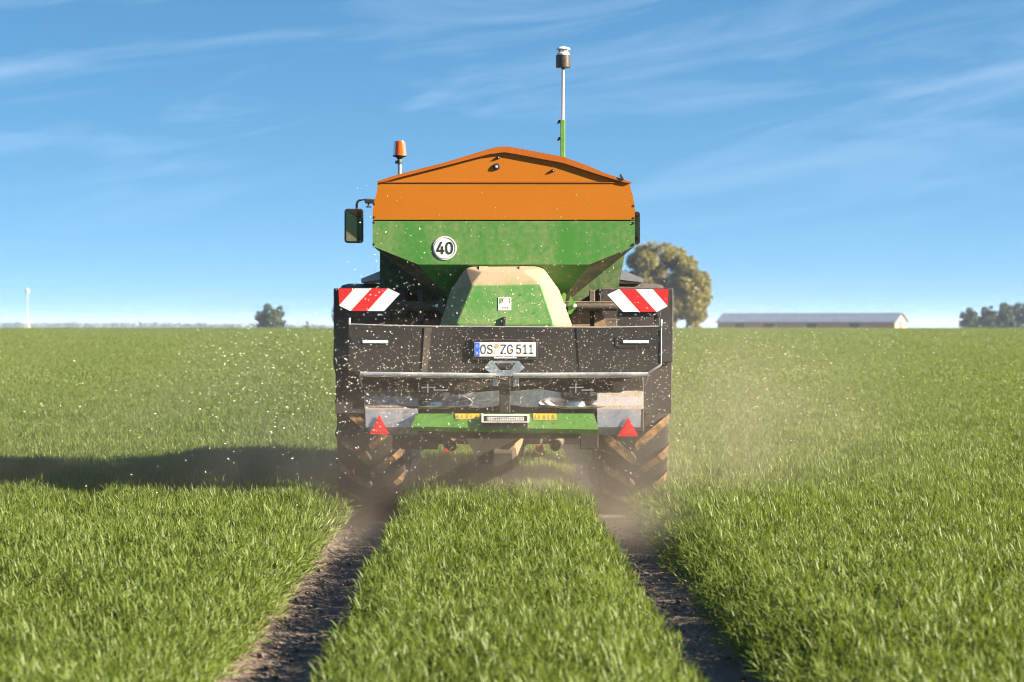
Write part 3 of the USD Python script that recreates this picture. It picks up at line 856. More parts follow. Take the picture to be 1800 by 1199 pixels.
hp = []
for a, b in ((655, 388.5), (1116, 388.5), (655, 433), (1116, 433)):
    p = at(a, b, HY)
    hp += [p, front(p, HF)]
for a, b in ((735, 465), (1036, 465)):
    hp += [at(a, b, HY), front(at(a, b, HY), HF)]
for a, b in ((806, 548), (974, 548)):
    p = at(a, b, HY + 0.4)
    hp += [p, front(p, 1.5)]
hm = hull(hp)
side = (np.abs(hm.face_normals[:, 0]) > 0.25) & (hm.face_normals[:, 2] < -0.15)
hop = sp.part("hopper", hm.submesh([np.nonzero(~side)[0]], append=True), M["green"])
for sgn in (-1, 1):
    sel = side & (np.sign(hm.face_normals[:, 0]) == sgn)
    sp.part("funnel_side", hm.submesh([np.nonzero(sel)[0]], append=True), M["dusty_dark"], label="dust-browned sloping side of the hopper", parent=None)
fp = [(655.5, 434), (655.5, 502), (700, 502), (800, 560), (980, 560), (1066, 503), (1102, 503), (1115.5, 434)]
pf = [XZ(a, b, HY) for a, b in fp]
sp.part("hopper_frame", ext(Polygon(pf), HF - 0.03, 0.03), M["green_dark"], label="dark plate under the hopper")
hood = [(664, 321), (662.5, 337), (657.5, 355), (655, 372), (655, 386.5), (1116, 386.5), (1116, 364), (1112.5, 345), (1107, 326), (1109, 321)]
sp.part("hopper_extension", ext(ppoly(hood, HY), HY - 0.004, HF - HY), M["orange"], label="orange upper wall of the hopper")
gable = [(668, 319.6), (705, 309), (780, 291), (862, 270), (884, 267), (905, 269.5), (990, 285), (1048, 304), (1104, 319.6)]
sp.part("gable", ext(ppoly(gable, HY), HY + 0.002, 0.03), M["orange"])
topl = [(662.5, 318.5), (700, 306.5), (780, 286), (860, 261.5), (876, 258), (890, 257.5), (905, 259.5), (990, 275.5), (1030, 290), (1060, 303), (1111, 320.5)]
botl = [(1106, 322), (1095, 320), (1048, 305.5), (990, 286.5), (905, 270.5), (886, 267.5), (860, 271), (780, 292), (703, 311.5), (672, 320.5), (664, 321)]
sp.part("tarpaulin_cover", ext(ppoly(topl + botl, HY - 0.022), HY - 0.022, HF - HY + 0.12), M["tarp"], label="orange roll-over hopper cover")
sp.part("seam_strip", ext(ppoly([(668, 319.8), (1106, 320.2), (1106, 321.6), (668, 321.2)], HY), HY - 0.012, 0.02), M["tarp"])
for a, b, rr_ in ((873, 293, 6.0), (876.3, 277, 2.6), (972.5, 300, 2.8)):
    q = at(a, b, HY)
    k = rr_ * 0.00487
    bo = sp.part("bolt_washer", rev([(0, -0.004), (k * 0.8, -0.004), (k, 0.006), (k, 0.012), (0, 0.012)][::-1], (q[0], HY - 0.008, q[2]), "y", 20), M["black_gloss"], 40)
    sp.part("bolt_head", rev([(0, -0.002), (k * 0.42, 0), (k * 0.42, 0.012), (0, 0.012)][::-1], (q[0], HY - 0.018, q[2]), "y", 10), M["silver"], 40, parent=bo)
for a, b in ((657.5, 359), (657.5, 382), (657, 391), (657, 429.5), (1113.5, 362), (1113.5, 383.5), (1113.5, 392), (1113.5, 430)):
    q = at(a, b, HY)
    sp.part("rivet", rev([(0, -0.002), (0.009, -0.001), (0.012, 0.003), (0.012, 0.012), (0, 0.012)][::-1], (q[0], HY - 0.006, q[2]), "y", 12), M["ink"], 40)
sp.part("cover_latch", hull([at(1089, 307, HY - 0.03), at(1092, 306, HY - 0.03), at(1097, 316, HY - 0.03), at(1090, 313, HY - 0.03), at(1089, 307, HY + 0.02), at(1092, 306, HY + 0.02), at(1097, 316, HY + 0.02), at(1090, 313, HY + 0.02)]), M["ink"])
# the 40 sign
q = at(782, 436, HY)
k = 0.00487
S = Point(q[0], q[2])
sg = sp.part("speed_sign", ext(S.buffer(20.8 * k, 24), HY - 0.006, 0.008), M["white"], label="round white sticker reading 40")
sp.part("sign_ring", ext(S.buffer(19.0 * k, 24).difference(S.buffer(18.1 * k, 24)), HY - 0.0085, 0.003), M["grey_ink"], parent=sg)
sp.part("numeral", text("40", 20.5 * k, HY - 0.006, q[0], q[2] - 10.2 * k, 0.0025, 0.86, True, "c"), M["ink"], parent=sg)

# sensor mast
sY = 1.0
k = (sY + 20) / FPX
q = at(989, 276, sY)
ms = sp.part("sensor_mast", bx(q[0] - 4.2 * k, q[0] + 4.2 * k, sY - 4 * k, sY + 4 * k, q[2] - 0.2, at(989, 210, sY)[2], 0.004), M["green_clean"], label="green square foot of the mast")
sp.part("mast_tube", rod(at(989.5, 211, sY), at(990, 122, sY), 3.1 * k, 16), M["pole_white"], True, parent=ms)
for yy in (214, 244):
    c = at(983, yy, sY)
    sp.part("clamp_lever", hull([c + np.array(d) * k for d in ((3, -3, 3), (3, 3, 3), (-1, -2, 3), (-1, 2, 3), (-4.5, -2, -4), (-4.5, 2, -4), (3, -3, -2), (3, 3, -2))]), M["ink"], parent=ms)
c = at(990, 119, sY)
sp.part("sensor_body", rev([(0, -4 * k), (3 * k, -4 * k), (3.2 * k, -0.5 * k), (12.5 * k, 0), (13 * k, 1.2 * k), (13 * k, 21 * k), (12 * k, 22 * k), (0, 22 * k)], c, n=32), M["sensor_black"], 40, parent=ms)
sp.part("sensor_collar", rev([(0, 22 * k), (11 * k, 22 * k), (11 * k, 25.5 * k), (9.5 * k, 26.5 * k), (0, 26.5 * k)], c, n=32), M["white"], 40, parent=ms)
sp.part("sensor_window", rev([(7.5 * k, 26.5 * k), (9 * k, 26.5 * k), (9 * k, 31.5 * k), (7.5 * k, 31.5 * k)], c, n=32), M["clear"], 40, parent=ms)
sp.part("sensor_pin", [rod(c + np.array([math.cos(w) * 5 * k, math.sin(w) * 5 * k, 26.4 * k]), c + np.array([math.cos(w) * 5 * k, math.sin(w) * 5 * k, 31.6 * k]), 1.0 * k, 8) for w in (0.6, 2.7, 4.71)], M["ink"], True, parent=ms)
sp.part("sensor_cap", rev([(0, 31.5 * k), (12.3 * k, 31.5 * k), (12.6 * k, 32.5 * k), (10.5 * k, 35 * k), (6 * k, 36.3 * k), (0, 36.6 * k)], c, n=32), M["white"], 40, parent=ms)

# the dust-covered gear cover below the hopper
Yc = 0.10
ball = trimesh.creation.icosphere(2, 0.062).vertices
cov_pts = np.array([at(a, b, y) for a, b, y in ((775, 578, 0.30), (797, 578, Yc), (978, 578, Yc), (1004, 578, 0.30), (789, 517, 0.32), (822, 505, Yc + 0.06), (958, 503, Yc + 0.06), (986, 516, 0.32),
                                        (814, 476, 0.40), (838, 481, 0.24), (930, 479, 0.24), (961, 477, 0.40), (826, 474, 0.46), (948, 473, 0.46), (775, 578, 0.6), (1004, 578, 0.6), (826, 474, 0.62), (948, 473, 0.62))])
cc = cov_pts.mean(0)
cov = hull(np.vstack([p - (p - cc) / np.linalg.norm(p - cc) * 0.07 + ball for p in cov_pts]))
cv = sp.part("gear_cover", cov, M["green_dusty"], 45, label="green moulded cover caked with pale dust on top")
for a, b in ((842, 861), (913, 932)):
    sp.part("cover_rib", hull([at(x, y, Y) for x, y, Y in ((a, 477, 0.26), (b + 2, 478, 0.26), (a, 468, 0.36), (b - 4, 468, 0.36), (a, 468, 0.5), (b - 4, 468, 0.5), (a, 478, 0.5), (b + 2, 478, 0.5))]), M["green_dusty"], parent=cv)
eY = 0.132


def slope_y(py):
    return Yc + 0.06 * (578 - py) / 74.0


# emblem: white frame round a white figure
def face_depth(py):
    """Depth of the cover's front face where the photograph shows the column of the emblem."""
    p = at(887, py, 0.1)
    hit = cov.ray.intersects_location([[p[0], -1.0, p[2]]], [[0, 1.0, 0]])[0]
    return hit[:, 1].min()


eY = face_depth(534)
TILT = (face_depth(524) - face_depth(544)) / (at(887, 524, eY)[2] - at(887, 544, eY)[2])


def tilted(m):
    """The plate laid onto the sloping face of the cover."""
    m.vertices[:, 1] += (m.vertices[:, 2] - at(887, 534, eY)[2]) * TILT
    return m


fr = ppoly([(875.5, 523), (898.5, 523), (898.5, 545.5), (875.5, 545.5)], eY)
em = sp.part("emblem", tilted(ext(fr.difference(fr.buffer(-0.0075)), eY - 0.004, 0.012)), M["white"], label="small white framed emblem of a rider-like figure")
fig = [(878, 543), (878, 535), (880.5, 533), (882.5, 533), (883.5, 531), (885, 530.5), (884, 528), (886, 525.5), (888, 527), (888.5, 525.5), (890.5, 526.5), (891, 525), (894, 526), (896, 528), (894, 530.5), (895, 532.5),
       (896.5, 535), (896.5, 542.5), (893.5, 542.5), (892.5, 539.5), (884, 539.5), (881, 540.5), (880, 543)]
sp.part("emblem_figure", tilted(ext(ppoly(fig, eY).buffer(0.001), eY - 0.003, 0.01)), M["white"], parent=em)
sp.part("emblem_line", tilted(ext(ppoly([(883, 541), (892, 541), (892, 542.4), (883, 542.4)], eY), eY - 0.003, 0.01)), M["white"], parent=em)
sp.part("cover_latch", pbx(883, 889.5, 557, 578, face_depth(567) - 0.022, 0.04, 0.004), M["ink"])

# boards with red and white stripes
Yb = 0.55
bl = [(595, 507), (683, 507), (703, 516.5), (675, 547), (616, 547), (596, 537.5)]
br = [(1175, 508), (1088, 508), (1067, 518), (1095, 548.5), (1155, 548.5), (1174.5, 538)]
for pts, s in ((bl, 1), (br, -1)):
    P = ppoly(pts, Yb)
    w = sp.part("warning_board", ext(P.buffer(0.004), Yb, 0.02), M["black"], label="left striped warning board" if s > 0 else "right striped warning board")
    x0 = 595 if s > 0 else 1175
    for (t0, t1, b0, b1, mt) in ((-40, 28, -67, -1, "red"), (28, 58.5, -1, 21, "white"), (58.5, 86.5, 21, 50, "red"), (86.5, 140, 50, 90, "white")):
        ytop, ybot = (507, 547) if s > 0 else (508, 548.5)
        # each stripe runs slanting from the top edge down towards the outer corner
        q4 = ppoly([(x0 + s * t0, ytop - 0.2), (x0 + s * t1, ytop - 0.2), (x0 + s * b1, ybot + 0.2), (x0 + s * b0, ybot + 0.2)], Yb)
        if t0 < 0:
            q4 = ppoly([(x0 + s * t0, ytop - 0.2), (x0 + s * t1, ytop - 0.2), (x0 + s * (t1 - 27.2), ybot - 10), (x0 + s * t0, ybot - 10)], Yb)
        elif t0 == 28:
            q4 = ppoly([(x0 + s * 28, ytop - 0.2), (x0 + s * 58.5, ytop - 0.2), (x0 + s * 21, ybot + 0.2), (x0 - s * 6, ybot + 0.2), (x0 + s * 0.8, ybot - 10)], Yb)
        g = P.intersection(q4.buffer(0))
        if not g.is_empty:
            sp.part("red_stripe" if mt == "red" else "white_stripe", ext(g.buffer(-0.0006), Yb - 0.004, 0.003), M[mt], parent=w)
    ra, rb = (608, 684) if s > 0 else (1085, 1162)
    rl = sp.part("board_rail", pbx(ra, rb, 547, 557, Yb + 0.024, 0.03, 0.004), M["fender"])
    for hx in np.linspace(ra + 6, rb - 6, 6):
        q = at(hx, 553, Yb + 0.024)
        sp.part("rail_bolt", rev([(0, -0.006), (0.008, -0.005), (0.010, 0.004), (0, 0.004)][::-1], (q[0], Yb + 0.022, q[2]), "y", 10), M["silver"] if int(hx) % 2 else M["ink"], 40, parent=rl)
    sp.part("board_post", pbx(*((612, 622) if s > 0 else (1150, 1160)), 547, 600, Yb + 0.06, 0.03), M["black"])
    # cross tube and green lugs with bolts
    ta, tb = (684, 796) if s > 0 else (985, 1092)
    sp.part("cross_tube", [rod(at(ta, 538, 0.75), at(tb, 538, 0.75), 0.042), rod(at(ta, 531.5, 0.72), at(tb, 531.5, 0.72), 0.008)], M["iron"], True)
    cxp = 779 if s > 0 else 1001
    for pts2 in ([(984, 522), (991, 514), (995.5, 517), (994, 530), (990, 552), (984, 538)], [(998, 553), (1000.5, 528), (1003, 519), (1006, 526), (1015, 537), (1004, 552)]):
        sp.part("lug_plate", plate([(a if s < 0 else 1779.5 - a, b) for a, b in pts2], 0.58, 0.016), M["green_clean"] if s < 0 else M["green_dark"])
    for bxp in ((768, 790) if s > 0 else (991.5, 1010)):
        q = at(bxp, 537.5, 0.57)
        sp.part("pin_head", rev([(0, -0.016), (0.013, -0.014), (0.018, -0.004), (0.018, 0.01), (0, 0.01)][::-1], (q[0], 0.572, q[2]), "y", 16), M["silver"], 40)
    sp.part("support_strut", pbx(*((735, 745) if s > 0 else (1036, 1046)), 510, 575, 0.8, 0.06), M["iron"])
    sp.part("side_funnel", hull([at(a, b, y) for a, b, y in (((700, 566, 0.8), (775, 562, 0.8), (690, 575, 0.8), (780, 580, 0.8), (700, 566, 1.2), (775, 562, 1.2), (690, 590, 1.2), (780, 590, 1.2)) if s > 0 else
                                                          ((1005, 548, 0.8), (1035, 545, 0.8), (1000, 580, 0.8), (1068, 580, 0.8), (1060, 552, 0.8), (1005, 548, 1.2), (1068, 590, 1.2), (1000, 590, 1.2)))]), M["mud"] if s < 0 else M["iron"])
sp.part("rear_beam", pbx(690, 1085, 560, 590, 0.9, 0.1), M["iron"])

# black deflector apron with its pale top edge
Ya = 0.04
ap = [(613, 571), (700, 573.5), (760, 574.5), (900, 575.5), (1060, 576.5), (1163, 575), (1163, 641), (1141, 655), (632, 655), (613, 652)]
sp.part("apron", ext(ppoly(ap, Ya), Ya, 0.025), M["black"], label="broad black plastic apron behind the discs")
lip = [(613, 570), (700, 572.6), (760, 573.8), (900, 574.6), (1060, 575.6), (1163, 573.6)]
sp.part("apron_edge", [tube([at(a, b, Ya + 0.012) for a, b in lip], 0.0065, 8), rod(at(614, 571, Ya + 0.012), at(614, 559, Ya + 0.012), 0.011), rod(at(1162, 574, Ya + 0.012), at(1162, 562, Ya + 0.012), 0.011),
                       tube([at(1162, 576, Ya - 0.002), at(1162, 610, Ya - 0.002), at(1162, 641, Ya - 0.002)], 0.006, 8), tube([at(1162, 641, Ya - 0.002), at(1151, 648, Ya - 0.002), at(1139, 656, Ya - 0.002)], 0.012, 8)], M["steel_matt"], True, label="thin pale metal edge of the apron")
sp.part("apron_side", [bx(*sorted((at(613, 600, Ya)[0], at(616, 600, Ya)[0])), Ya + 0.025, 0.5, at(613, 650, Ya)[2], at(613, 573, Ya)[2], 0.004), bx(*sorted((at(1160, 600, Ya)[0], at(1163, 600, Ya)[0])), Ya + 0.025, 0.5, at(613, 640, Ya)[2], at(613, 576, Ya)[2], 0.004)], M["black"])
sp.part("apron_rib", [plate([(746, 576), (759, 576), (751, 654), (741, 654)], Ya - 0.006, 0.005)], M["iron"])
sp.part("apron_rib", [plate([(1013, 577), (1024, 577), (1030, 654), (1019, 654)], Ya - 0.006, 0.005)], M["black"])
for s, (a, b) in ((-1, (637, 681)), (1, (1095, 1140))):
    rc = sp.part("lamp_recess", [plate([(a - 20 if s < 0 else a - 14, 592), (b + 5 if s < 0 else b + 20, 592), (b + 14 if s < 0 else b + 20, 597), (b + 4, 611), (a - 6, 612), (a - 20 if s < 0 else a - 14, 608)], Ya - 0.004, 0.003)], M["black_gloss"])
    sp.part("marker_lamp", pbx(a, b, 598, 603.5, Ya - 0.014, 0.012, 0.004), M["lamp_white"], parent=rc)
# number plate
Yn = 0.012
npx0, npx1, npy0, npy1 = 833.5, 942, 601.5, 626.5
x0, z1 = XZ(npx0, npy0, Yn)
x1, z0 = XZ(npx1, npy1, Yn)
sp.part("plate_holder", bx(x0 - 0.02, x1 + 0.012, Yn + 0.006, Ya - 0.002, z0 - 0.03, z1 + 0.025, 0.004), M["black"])
npl = sp.part("number_plate", ext(sbox(x0 + 0.006, z0 + 0.006, x1 - 0.006, z1 - 0.006).buffer(0.006, 4), Yn - 0.002, 0.006), M["white"], label="white number plate with blue strip")
xb = at(843.3, 610, Yn)[0]
sp.part("plate_strip", ext(sbox(x0 + 0.003, z0 + 0.003, xb, z1 - 0.003), Yn - 0.0035, 0.003), M["blue"], parent=npl)
kk = 0.00477
sp.part("plate_letter", text("D", 4.3 * kk, Yn - 0.0035, at(838.2, 620, Yn)[0], at(838, 622.8, Yn)[2], 0.0015, 1.0, True, "c"), M["white"], parent=npl)
q = at(838.3, 608.5, Yn)
sp.part("plate_roundel", ext(Point(q[0], q[2]).buffer(2.9 * kk, 12).difference(Point(q[0], q[2]).buffer(1.7 * kk, 12)), Yn - 0.005, 0.0015), M["pale_blue"], parent=npl)


def fit(s, a, b, top, bottom):
    """Lettering between two columns and two rows of the plate."""
    h = (bottom - top) * kk
    m = text(s, h, Yn - 0.002, 0, 0, 0.0018, 1.0, False)
    v = m.vertices
    w = (v[:, 0].max() - v[:, 0].min())
    v[:, 0] = v[:, 0] * ((b - a) * kk / w) + at(a, 610, Yn)[0]
    v[:, 2] = (v[:, 2] - v[:, 2].min()) * (h / (v[:, 2].max() - v[:, 2].min())) + at(900, bottom, Yn)[2]
    m.vertices = v
    return m


for s, a, b in (("O", 844.8, 854.2), ("S", 856.5, 866.2), ("Z", 880, 889.5), ("G", 892, 901.8), ("5", 908, 916.5), ("1", 920, 926.5), ("1", 930.5, 937)):
    sp.part("plate_letter", fit(s, a, b, 605.6, 622.2), M["ink"], parent=npl)
for b, mt in ((608.6, "seal_orange"), (618.6, "seal_pink")):
    q = at(873, b, Yn)
    sp.part("plate_seal", ext(Point(q[0], q[2]).buffer(4.0 * kk, 12), Yn - 0.004, 0.003), M[mt], parent=npl)
sp.part("plate_clip", pbx(868, 908, 627.6, 630, Yn, 0.02, 0.002), M["lamp_white"])
# centre bracket and the two bumper tubes
bk = ppoly([(861, 634.5), (912, 634.5), (922, 646), (921, 648), (903, 661), (869, 661), (852, 648), (852.5, 645)], -0.03).difference(ppoly([(869, 638.5), (906, 638.5), (897.5, 651), (879, 651)], -0.03))
sp.part("bumper_bracket", ext(bk, -0.03, 0.035), M["steel"], label="pale steel V-shaped bracket")
for a, b, la in ((633, 872, "left"), (902, 1139, "right")):
    sp.part("bumper_tube", rod(at(a, 658 if a < 700 else 660, -0.02), at(b, 660.5 if a < 700 else 658.5, -0.02), 0.0215, 20), M["steel"], 40)
sp.part("tube_end_bracket", [tube([at(1139, 659, -0.02), at(1137, 668, 0.0), at(1133, 678, 0.05)], 0.008, 8), tube([at(633, 658, -0.02), at(633.5, 668, 0.0), at(637, 680, 0.05)], 0.008, 8)], M["steel_matt"], True)
sp.part("centre_knob", [rev([(0, -0.03), (0.03, -0.028), (0.042, -0.01), (0.042, 0.03), (0, 0.03)][::-1], at(887, 662, 0.0), "y", 20)], M["iron"], 40)
for a, b in ((866, 875), (903, 912)):
    sp.part("bracket_lug", pbx(a, b, 664, 679, 0.0, 0.03), M["steel_matt"])
sp.part("centre_post", pbx(878, 897, 664, 726, 0.06, 0.05), M["black"])
# spreading unit
sp.part("unit_frame", pbx(640, 1132, 656, 760, 0.62, 0.05, 0.01), M["black"], label="dark back wall behind the discs")
sp.part("unit_frame", [pbx(648, 870, 655, 672, 0.25, 0.3), pbx(905, 1130, 655, 672, 0.25, 0.3)], M["black"])
for s in (-1, 1):
    cxp = 768 if s < 0 else 1010
    dc = at(cxp, 716, 0.33)
    d = sp.part("spreading_disc", rev([(0, -0.01), (0.27, 0.0), (0.305, 0.012), (0.31, 0.02), (0.30, 0.02), (0.265, 0.008), (0.1, 0.004), (0.085, 0.05), (0.05, 0.07), (0, 0.075)], dc, n=56), M["steel"], 40)
    for ang, ln, hh in ((0.35, 0.40, 0.07), (0.35 + math.pi, 0.34, 0.06)) if s > 0 else ((2.6, 0.36, 0.06), (2.6 + math.pi, 0.42, 0.07)):
        V, F = [], []
        for i in range(9):
            t = i / 8
            rr_ = 0.07 + t * ln
            w = ang + 0.35 * t * s
            b = dc + [rr_ * math.cos(w), rr_ * math.sin(w), 0.012 + 0.02 * t]
            h = hh * (0.7 + 0.5 * math.sin(t * math.pi) ** 0.7 * (1 - 0.45 * t))
            nrm = np.array([-math.sin(w), math.cos(w), 0]) * s
            for off in (0, 0.004):
                V += [b + nrm * (0.02 + off), b + nrm * off + [0, 0, h * 0.5], b + nrm * (0.03 + off) + [0, 0, h]]
        for i in range(8):
            a = 6 * i
            for q4 in ((0, 1, 7, 6), (1, 2, 8, 7), (3, 9, 10, 4), (4, 10, 11, 5), (2, 5, 11, 8), (0, 6, 9, 3)):
                F += [[a + q4[0], a + q4[1], a + q4[2]], [a + q4[0], a + q4[2], a + q4[3]]]
        for a in (0, 48):
            F += [[a, a + 1, a + 4], [a, a + 4, a + 3], [a + 1, a + 2, a + 5], [a + 1, a + 5, a + 4]]
        m = trimesh.Trimesh(np.array(V), np.array(F), process=False)
        m.fix_normals()
        sp.part("vane", m, M["steel_matt"], 40, parent=d)
    # outlet chute and brush housing above each disc
    ox = 752 if s < 0 else 1012
    sp.part("outlet", [pbx(ox - 24, ox + 26, 688, 701, 0.25, 0.2), pbx(ox - 12, ox + 12, 676, 690, 0.22, 0.2)], M["black_gloss"])
    sp.part("setting_pointer", [pbx(ox - 1.2, ox + 1.2, 674, 691, 0.18, 0.01, 0.002), pbx(ox - 12, ox + 14, 680, 682, 0.185, 0.01, 0.002), pbx(ox + 10, ox + 32, 684.5, 687, 0.19, 0.012, 0.002)], M["lamp_white"])
    # bent stainless side shield
    e0, e1 = (640, 735) if s < 0 else (1050, 1129)
    i0, i1 = (e0, e1) if s < 0 else (e1, e0)          # outer, inner column
    prof = [(687, 0.34, i0, i1), (697, 0.26, i0, i1), (713, 0.22, i0 - 1 * s, i1), (719.5, 0.05, i0 - s * 2, i1), (751, 0.045, i0 - s * 3, i1), (764, 0.085, i0 - s * 13, i1)]
    V, F = [], []
    for py, y, o_, n_ in prof:
        a_, b_ = at(o_, py, y), at(n_, py, y)
        a_[1] = b_[1] = y
        V += [a_, b_, a_ + [0, 0.004, -0.002], b_ + [0, 0.004, -0.002]]
    for i in range(len(prof) - 1):
        a = 4 * i
        for q4 in ((0, 1, 5, 4), (2, 6, 7, 3), (0, 4, 6, 2), (1, 3, 7, 5)):
            F += [[a + q4[0], a + q4[1], a + q4[2]], [a + q4[0], a + q4[2], a + q4[3]]]
    e = 4 * (len(prof) - 1)
    F += [[0, 2, 3], [0, 3, 1], [e, e + 1, e + 3], [e, e + 3, e + 2]]
    m = trimesh.Trimesh(np.array(V), np.array(F), process=False)
    m.fix_normals()
    sh = sp.part("side_shield", m, M["steel_matt"], label="bent stainless side shield")
    # inner stainless walls towards the middle
    if s > 0:
        sp.part("inner_shield", [plate([(893, 688), (950, 684), (985, 690), (985, 706), (960, 716), (925, 716), (891, 711)], 0.45, 0.01), plate([(985, 690), (1131, 688), (1131, 719), (985, 719)], 0.5, 0.01)], M["steel_dusty"])
    else:
        sp.part("inner_shield", [plate([(884, 686), (830, 690), (790, 697), (790, 716), (850, 717), (886, 711)], 0.45, 0.01), plate([(640, 690), (790, 690), (790, 719), (640, 719)], 0.5, 0.01)], M["steel_dusty"])
    # red triangle reflector
    ta = [(666.5, 731), (651, 762.5), (683, 762.5)] if s < 0 else [(1104, 735.5), (1087, 766), (1121, 766)]
    T = ppoly(ta, 0.03)
    rf = sp.part("triangle_reflector", ext(T.buffer(0.004, 2), 0.028, 0.01), M["red"], label="red triangular reflector")
    sp.part("reflector_face", ext(T.buffer(-0.012), 0.0255, 0.003), M["red"], parent=rf)
# green rear bumper, work lamp, stickers
V = []
gb = [(730, 726.5), (1046, 727), (1053, 757.5), (720, 752)]
bar = hull([at(a, b, y) for a, b, y in ((733, 727, 0.0), (1044, 727, 0.0), (722, 750, -0.012), (1052, 755, -0.012), (724, 757.5, 0.01), (1050, 763, 0.01), (733, 727, 0.09), (1044, 727, 0.09), (724, 757.5, 0.09), (1050, 763, 0.09))])
sp.part("rear_bumper", bar, M["green_clean"], label="bright green bumper bar under the discs")
lampf = ppoly([(846.5, 728), (930.5, 728), (930.5, 742.5), (846.5, 742.5)], -0.03)
sp.part("lamp_backing", pbx(848, 928, 729, 752, -0.022, 0.03, 0.003), M["ink"])
wl = sp.part("work_lamp", ext(lampf.buffer(-0.004).buffer(0.004, 4).difference(ppoly([(850, 731), (927, 731), (927, 741), (850, 741)], -0.03)), -0.045, 0.02), M["lamp_white"], label="white framed LED work lamp")
sp.part("lamp_lens", pbx(856.5, 921.5, 732.5, 740, -0.04, 0.012, 0.002), M["led"], parent=wl)
leds = []
for i in range(16):
    for j in range(2):
        q = at(859.5 + i * 3.95, 734.6 + j * 3.4, -0.042)
        leds.append(rev([(0, -0.002), (0.005, -0.001), (0.0065, 0.002), (0, 0.002)][::-1], q, "y", 8))
sp.part("led", leds, M["grey_ink"], True, parent=wl, kind="stuff")
for a, b in ((851.5, 856), (922, 926.5)):
    sp.part("lamp_bolt", pbx(a, b, 732, 740, -0.043, 0.012, 0.003), M["ink"], parent=wl)
for (a, b, c, d) in ((800.5, 843, 727, 737), (937, 978, 727, 738)):
    st = sp.part("warning_sticker", plate([(a, c), (b, c), (b, d), (a, d)], -0.0085, 0.003), M["yellow"], label="yellow pictogram sticker")
    marks = []
    for i, xx in enumerate(np.linspace(a + 4, b - 5, 5)):
        if i % 2 == 0:
            marks.append(ext(ppoly([(xx - 3, d - 2), (xx + 3, d - 2), (xx, c + 2)], -0.0085).difference(ppoly([(xx - 1.6, d - 3), (xx + 1.6, d - 3), (xx, c + 4)], -0.0085)), -0.0105, 0.003))
        else:
            marks.append(plate([(xx - 1, c + 2.5), (xx + 1.4, c + 2.5), (xx + 0.8, d - 2), (xx - 1.6, d - 2.5)], -0.0105, 0.003))
    sp.part("pictogram", marks, M["grey_ink"], parent=st)
sp.part("lower_frame", [pbx(760, 1020, 757, 771, 0.3, 0.1), pbx(690, 770, 764, 790, 0.5, 0.08)], M["iron"])
sp.part("lower_frame", [pbx(1020, 1052, 762, 790, 0.4, 0.1)], M["black"])

# ------------------------------------------------------------------ dust thrown up by the wheels, and the air
def puff(prefix, centre, radius, amount):
    """Nodes of one soft round swelling of dust."""
    return ({prefix + "s": ("vector_math", {"math_type": "subtract", "vector2": centre}), prefix + "d": ("vector_math", {"math_type": "divide", "vector2": radius}),
             prefix + "q": ("vector_math", {"math_type": "dot_product"}), prefix + "m": ("math", {"math_type": "multiply", "value2": -1.0}),
             prefix + "e": ("math", {"math_type": "exponent"}), prefix + "a": ("math", {"math_type": "multiply", "value2": amount})},
            [("g.position", prefix + "s.vector1"), (prefix + "s.vector", prefix + "d.vector1"), (prefix + "d.vector", prefix + "q.vector1"), (prefix + "d.vector", prefix + "q.vector2"),
             (prefix + "q.value", prefix + "m.value1"), (prefix + "m.value", prefix + "e.value1"), (prefix + "e.value", prefix + "a.value1")])


def dust_cloud(name, bounds, puffs, label, color=(0.80, 0.70, 0.58)):
    nodes = {"g": ("geometry", {}), "n": ("noise_texture", {"scale": 1.6, "detail": 4.0, "roughness": 0.6}), "nr": ("map_range", {"from_min": 0.32, "from_max": 0.68, "to_min": 0.25, "to_max": 1.7, "clamp": True}),
             "mul": ("math", {"math_type": "multiply"}), "v": ("principled_volume", {"color": color, "anisotropy": 0.2})}
    links = [("g.position", "n.vector"), ("n.fac", "nr.value"), ("nr.result", "mul.value2"), ("mul.value", "v.density")]
    last = None
    for k, p in enumerate(puffs):
        a, b = puff(f"p{k}", *p)
        nodes.update(a); links += b
        if last is None:
            last = f"p{k}a.value"
        else:
            nodes[f"sum{k}"] = ("math", {"math_type": "add"})
            links += [(last, f"sum{k}.value1"), (f"p{k}a.value", f"sum{k}.value2")]
            last = f"sum{k}.value"
    links.append((last, "mul.value1"))
    m = mat(name + "_look", nodes, links, volume="v.volume")
    x0, x1, y0, y1, z0, z1 = bounds
    single(name, trimesh.creation.box(bounds=[[x0, y0, z0], [x1, y1, z1]]), m, label, "dust", kind="stuff")


dust_cloud("dust_cloud", (-8.4, 5.2, -3.4, 5.4, -0.02, 2.2),
           [((-1.15, -1.6, 0.06), (0.42, 1.3, 0.16), 0.14), ((1.15, -1.5, 0.08), (0.42, 1.3, 0.18), 0.24), ((0.0, 0.8, 0.35), (1.6, 1.1, 0.38), 0.15), ((-1.9, 1.8, 0.9), (1.1, 1.5, 0.65), 0.09), ((2.0, 1.6, 0.95), (1.4, 1.6, 0.7), 0.055), ((0.0, -0.5, 0.9), (1.9, 0.7, 0.55), 0.065), ((-4.2, 2.4, 0.55), (2.8, 2.2, 0.7), 0.035)],
           "pale brown dust hanging round the tyres and behind the spreader")
M["air"] = mat("haze_look", {"v": ("principled_volume", {"color": (0.62, 0.76, 1.0), "density": 0.00012, "anisotropy": 0.1})}, [], volume="v.volume")
single("haze", trimesh.creation.box(bounds=[[-6100, -420, -6.0], [6100, 9100, 26.0]]), M["air"], "thin blue haze in the air over the field", "haze", kind="stuff")

# ------------------------------------------------------------------ flying granules
r = np.random.default_rng(5)


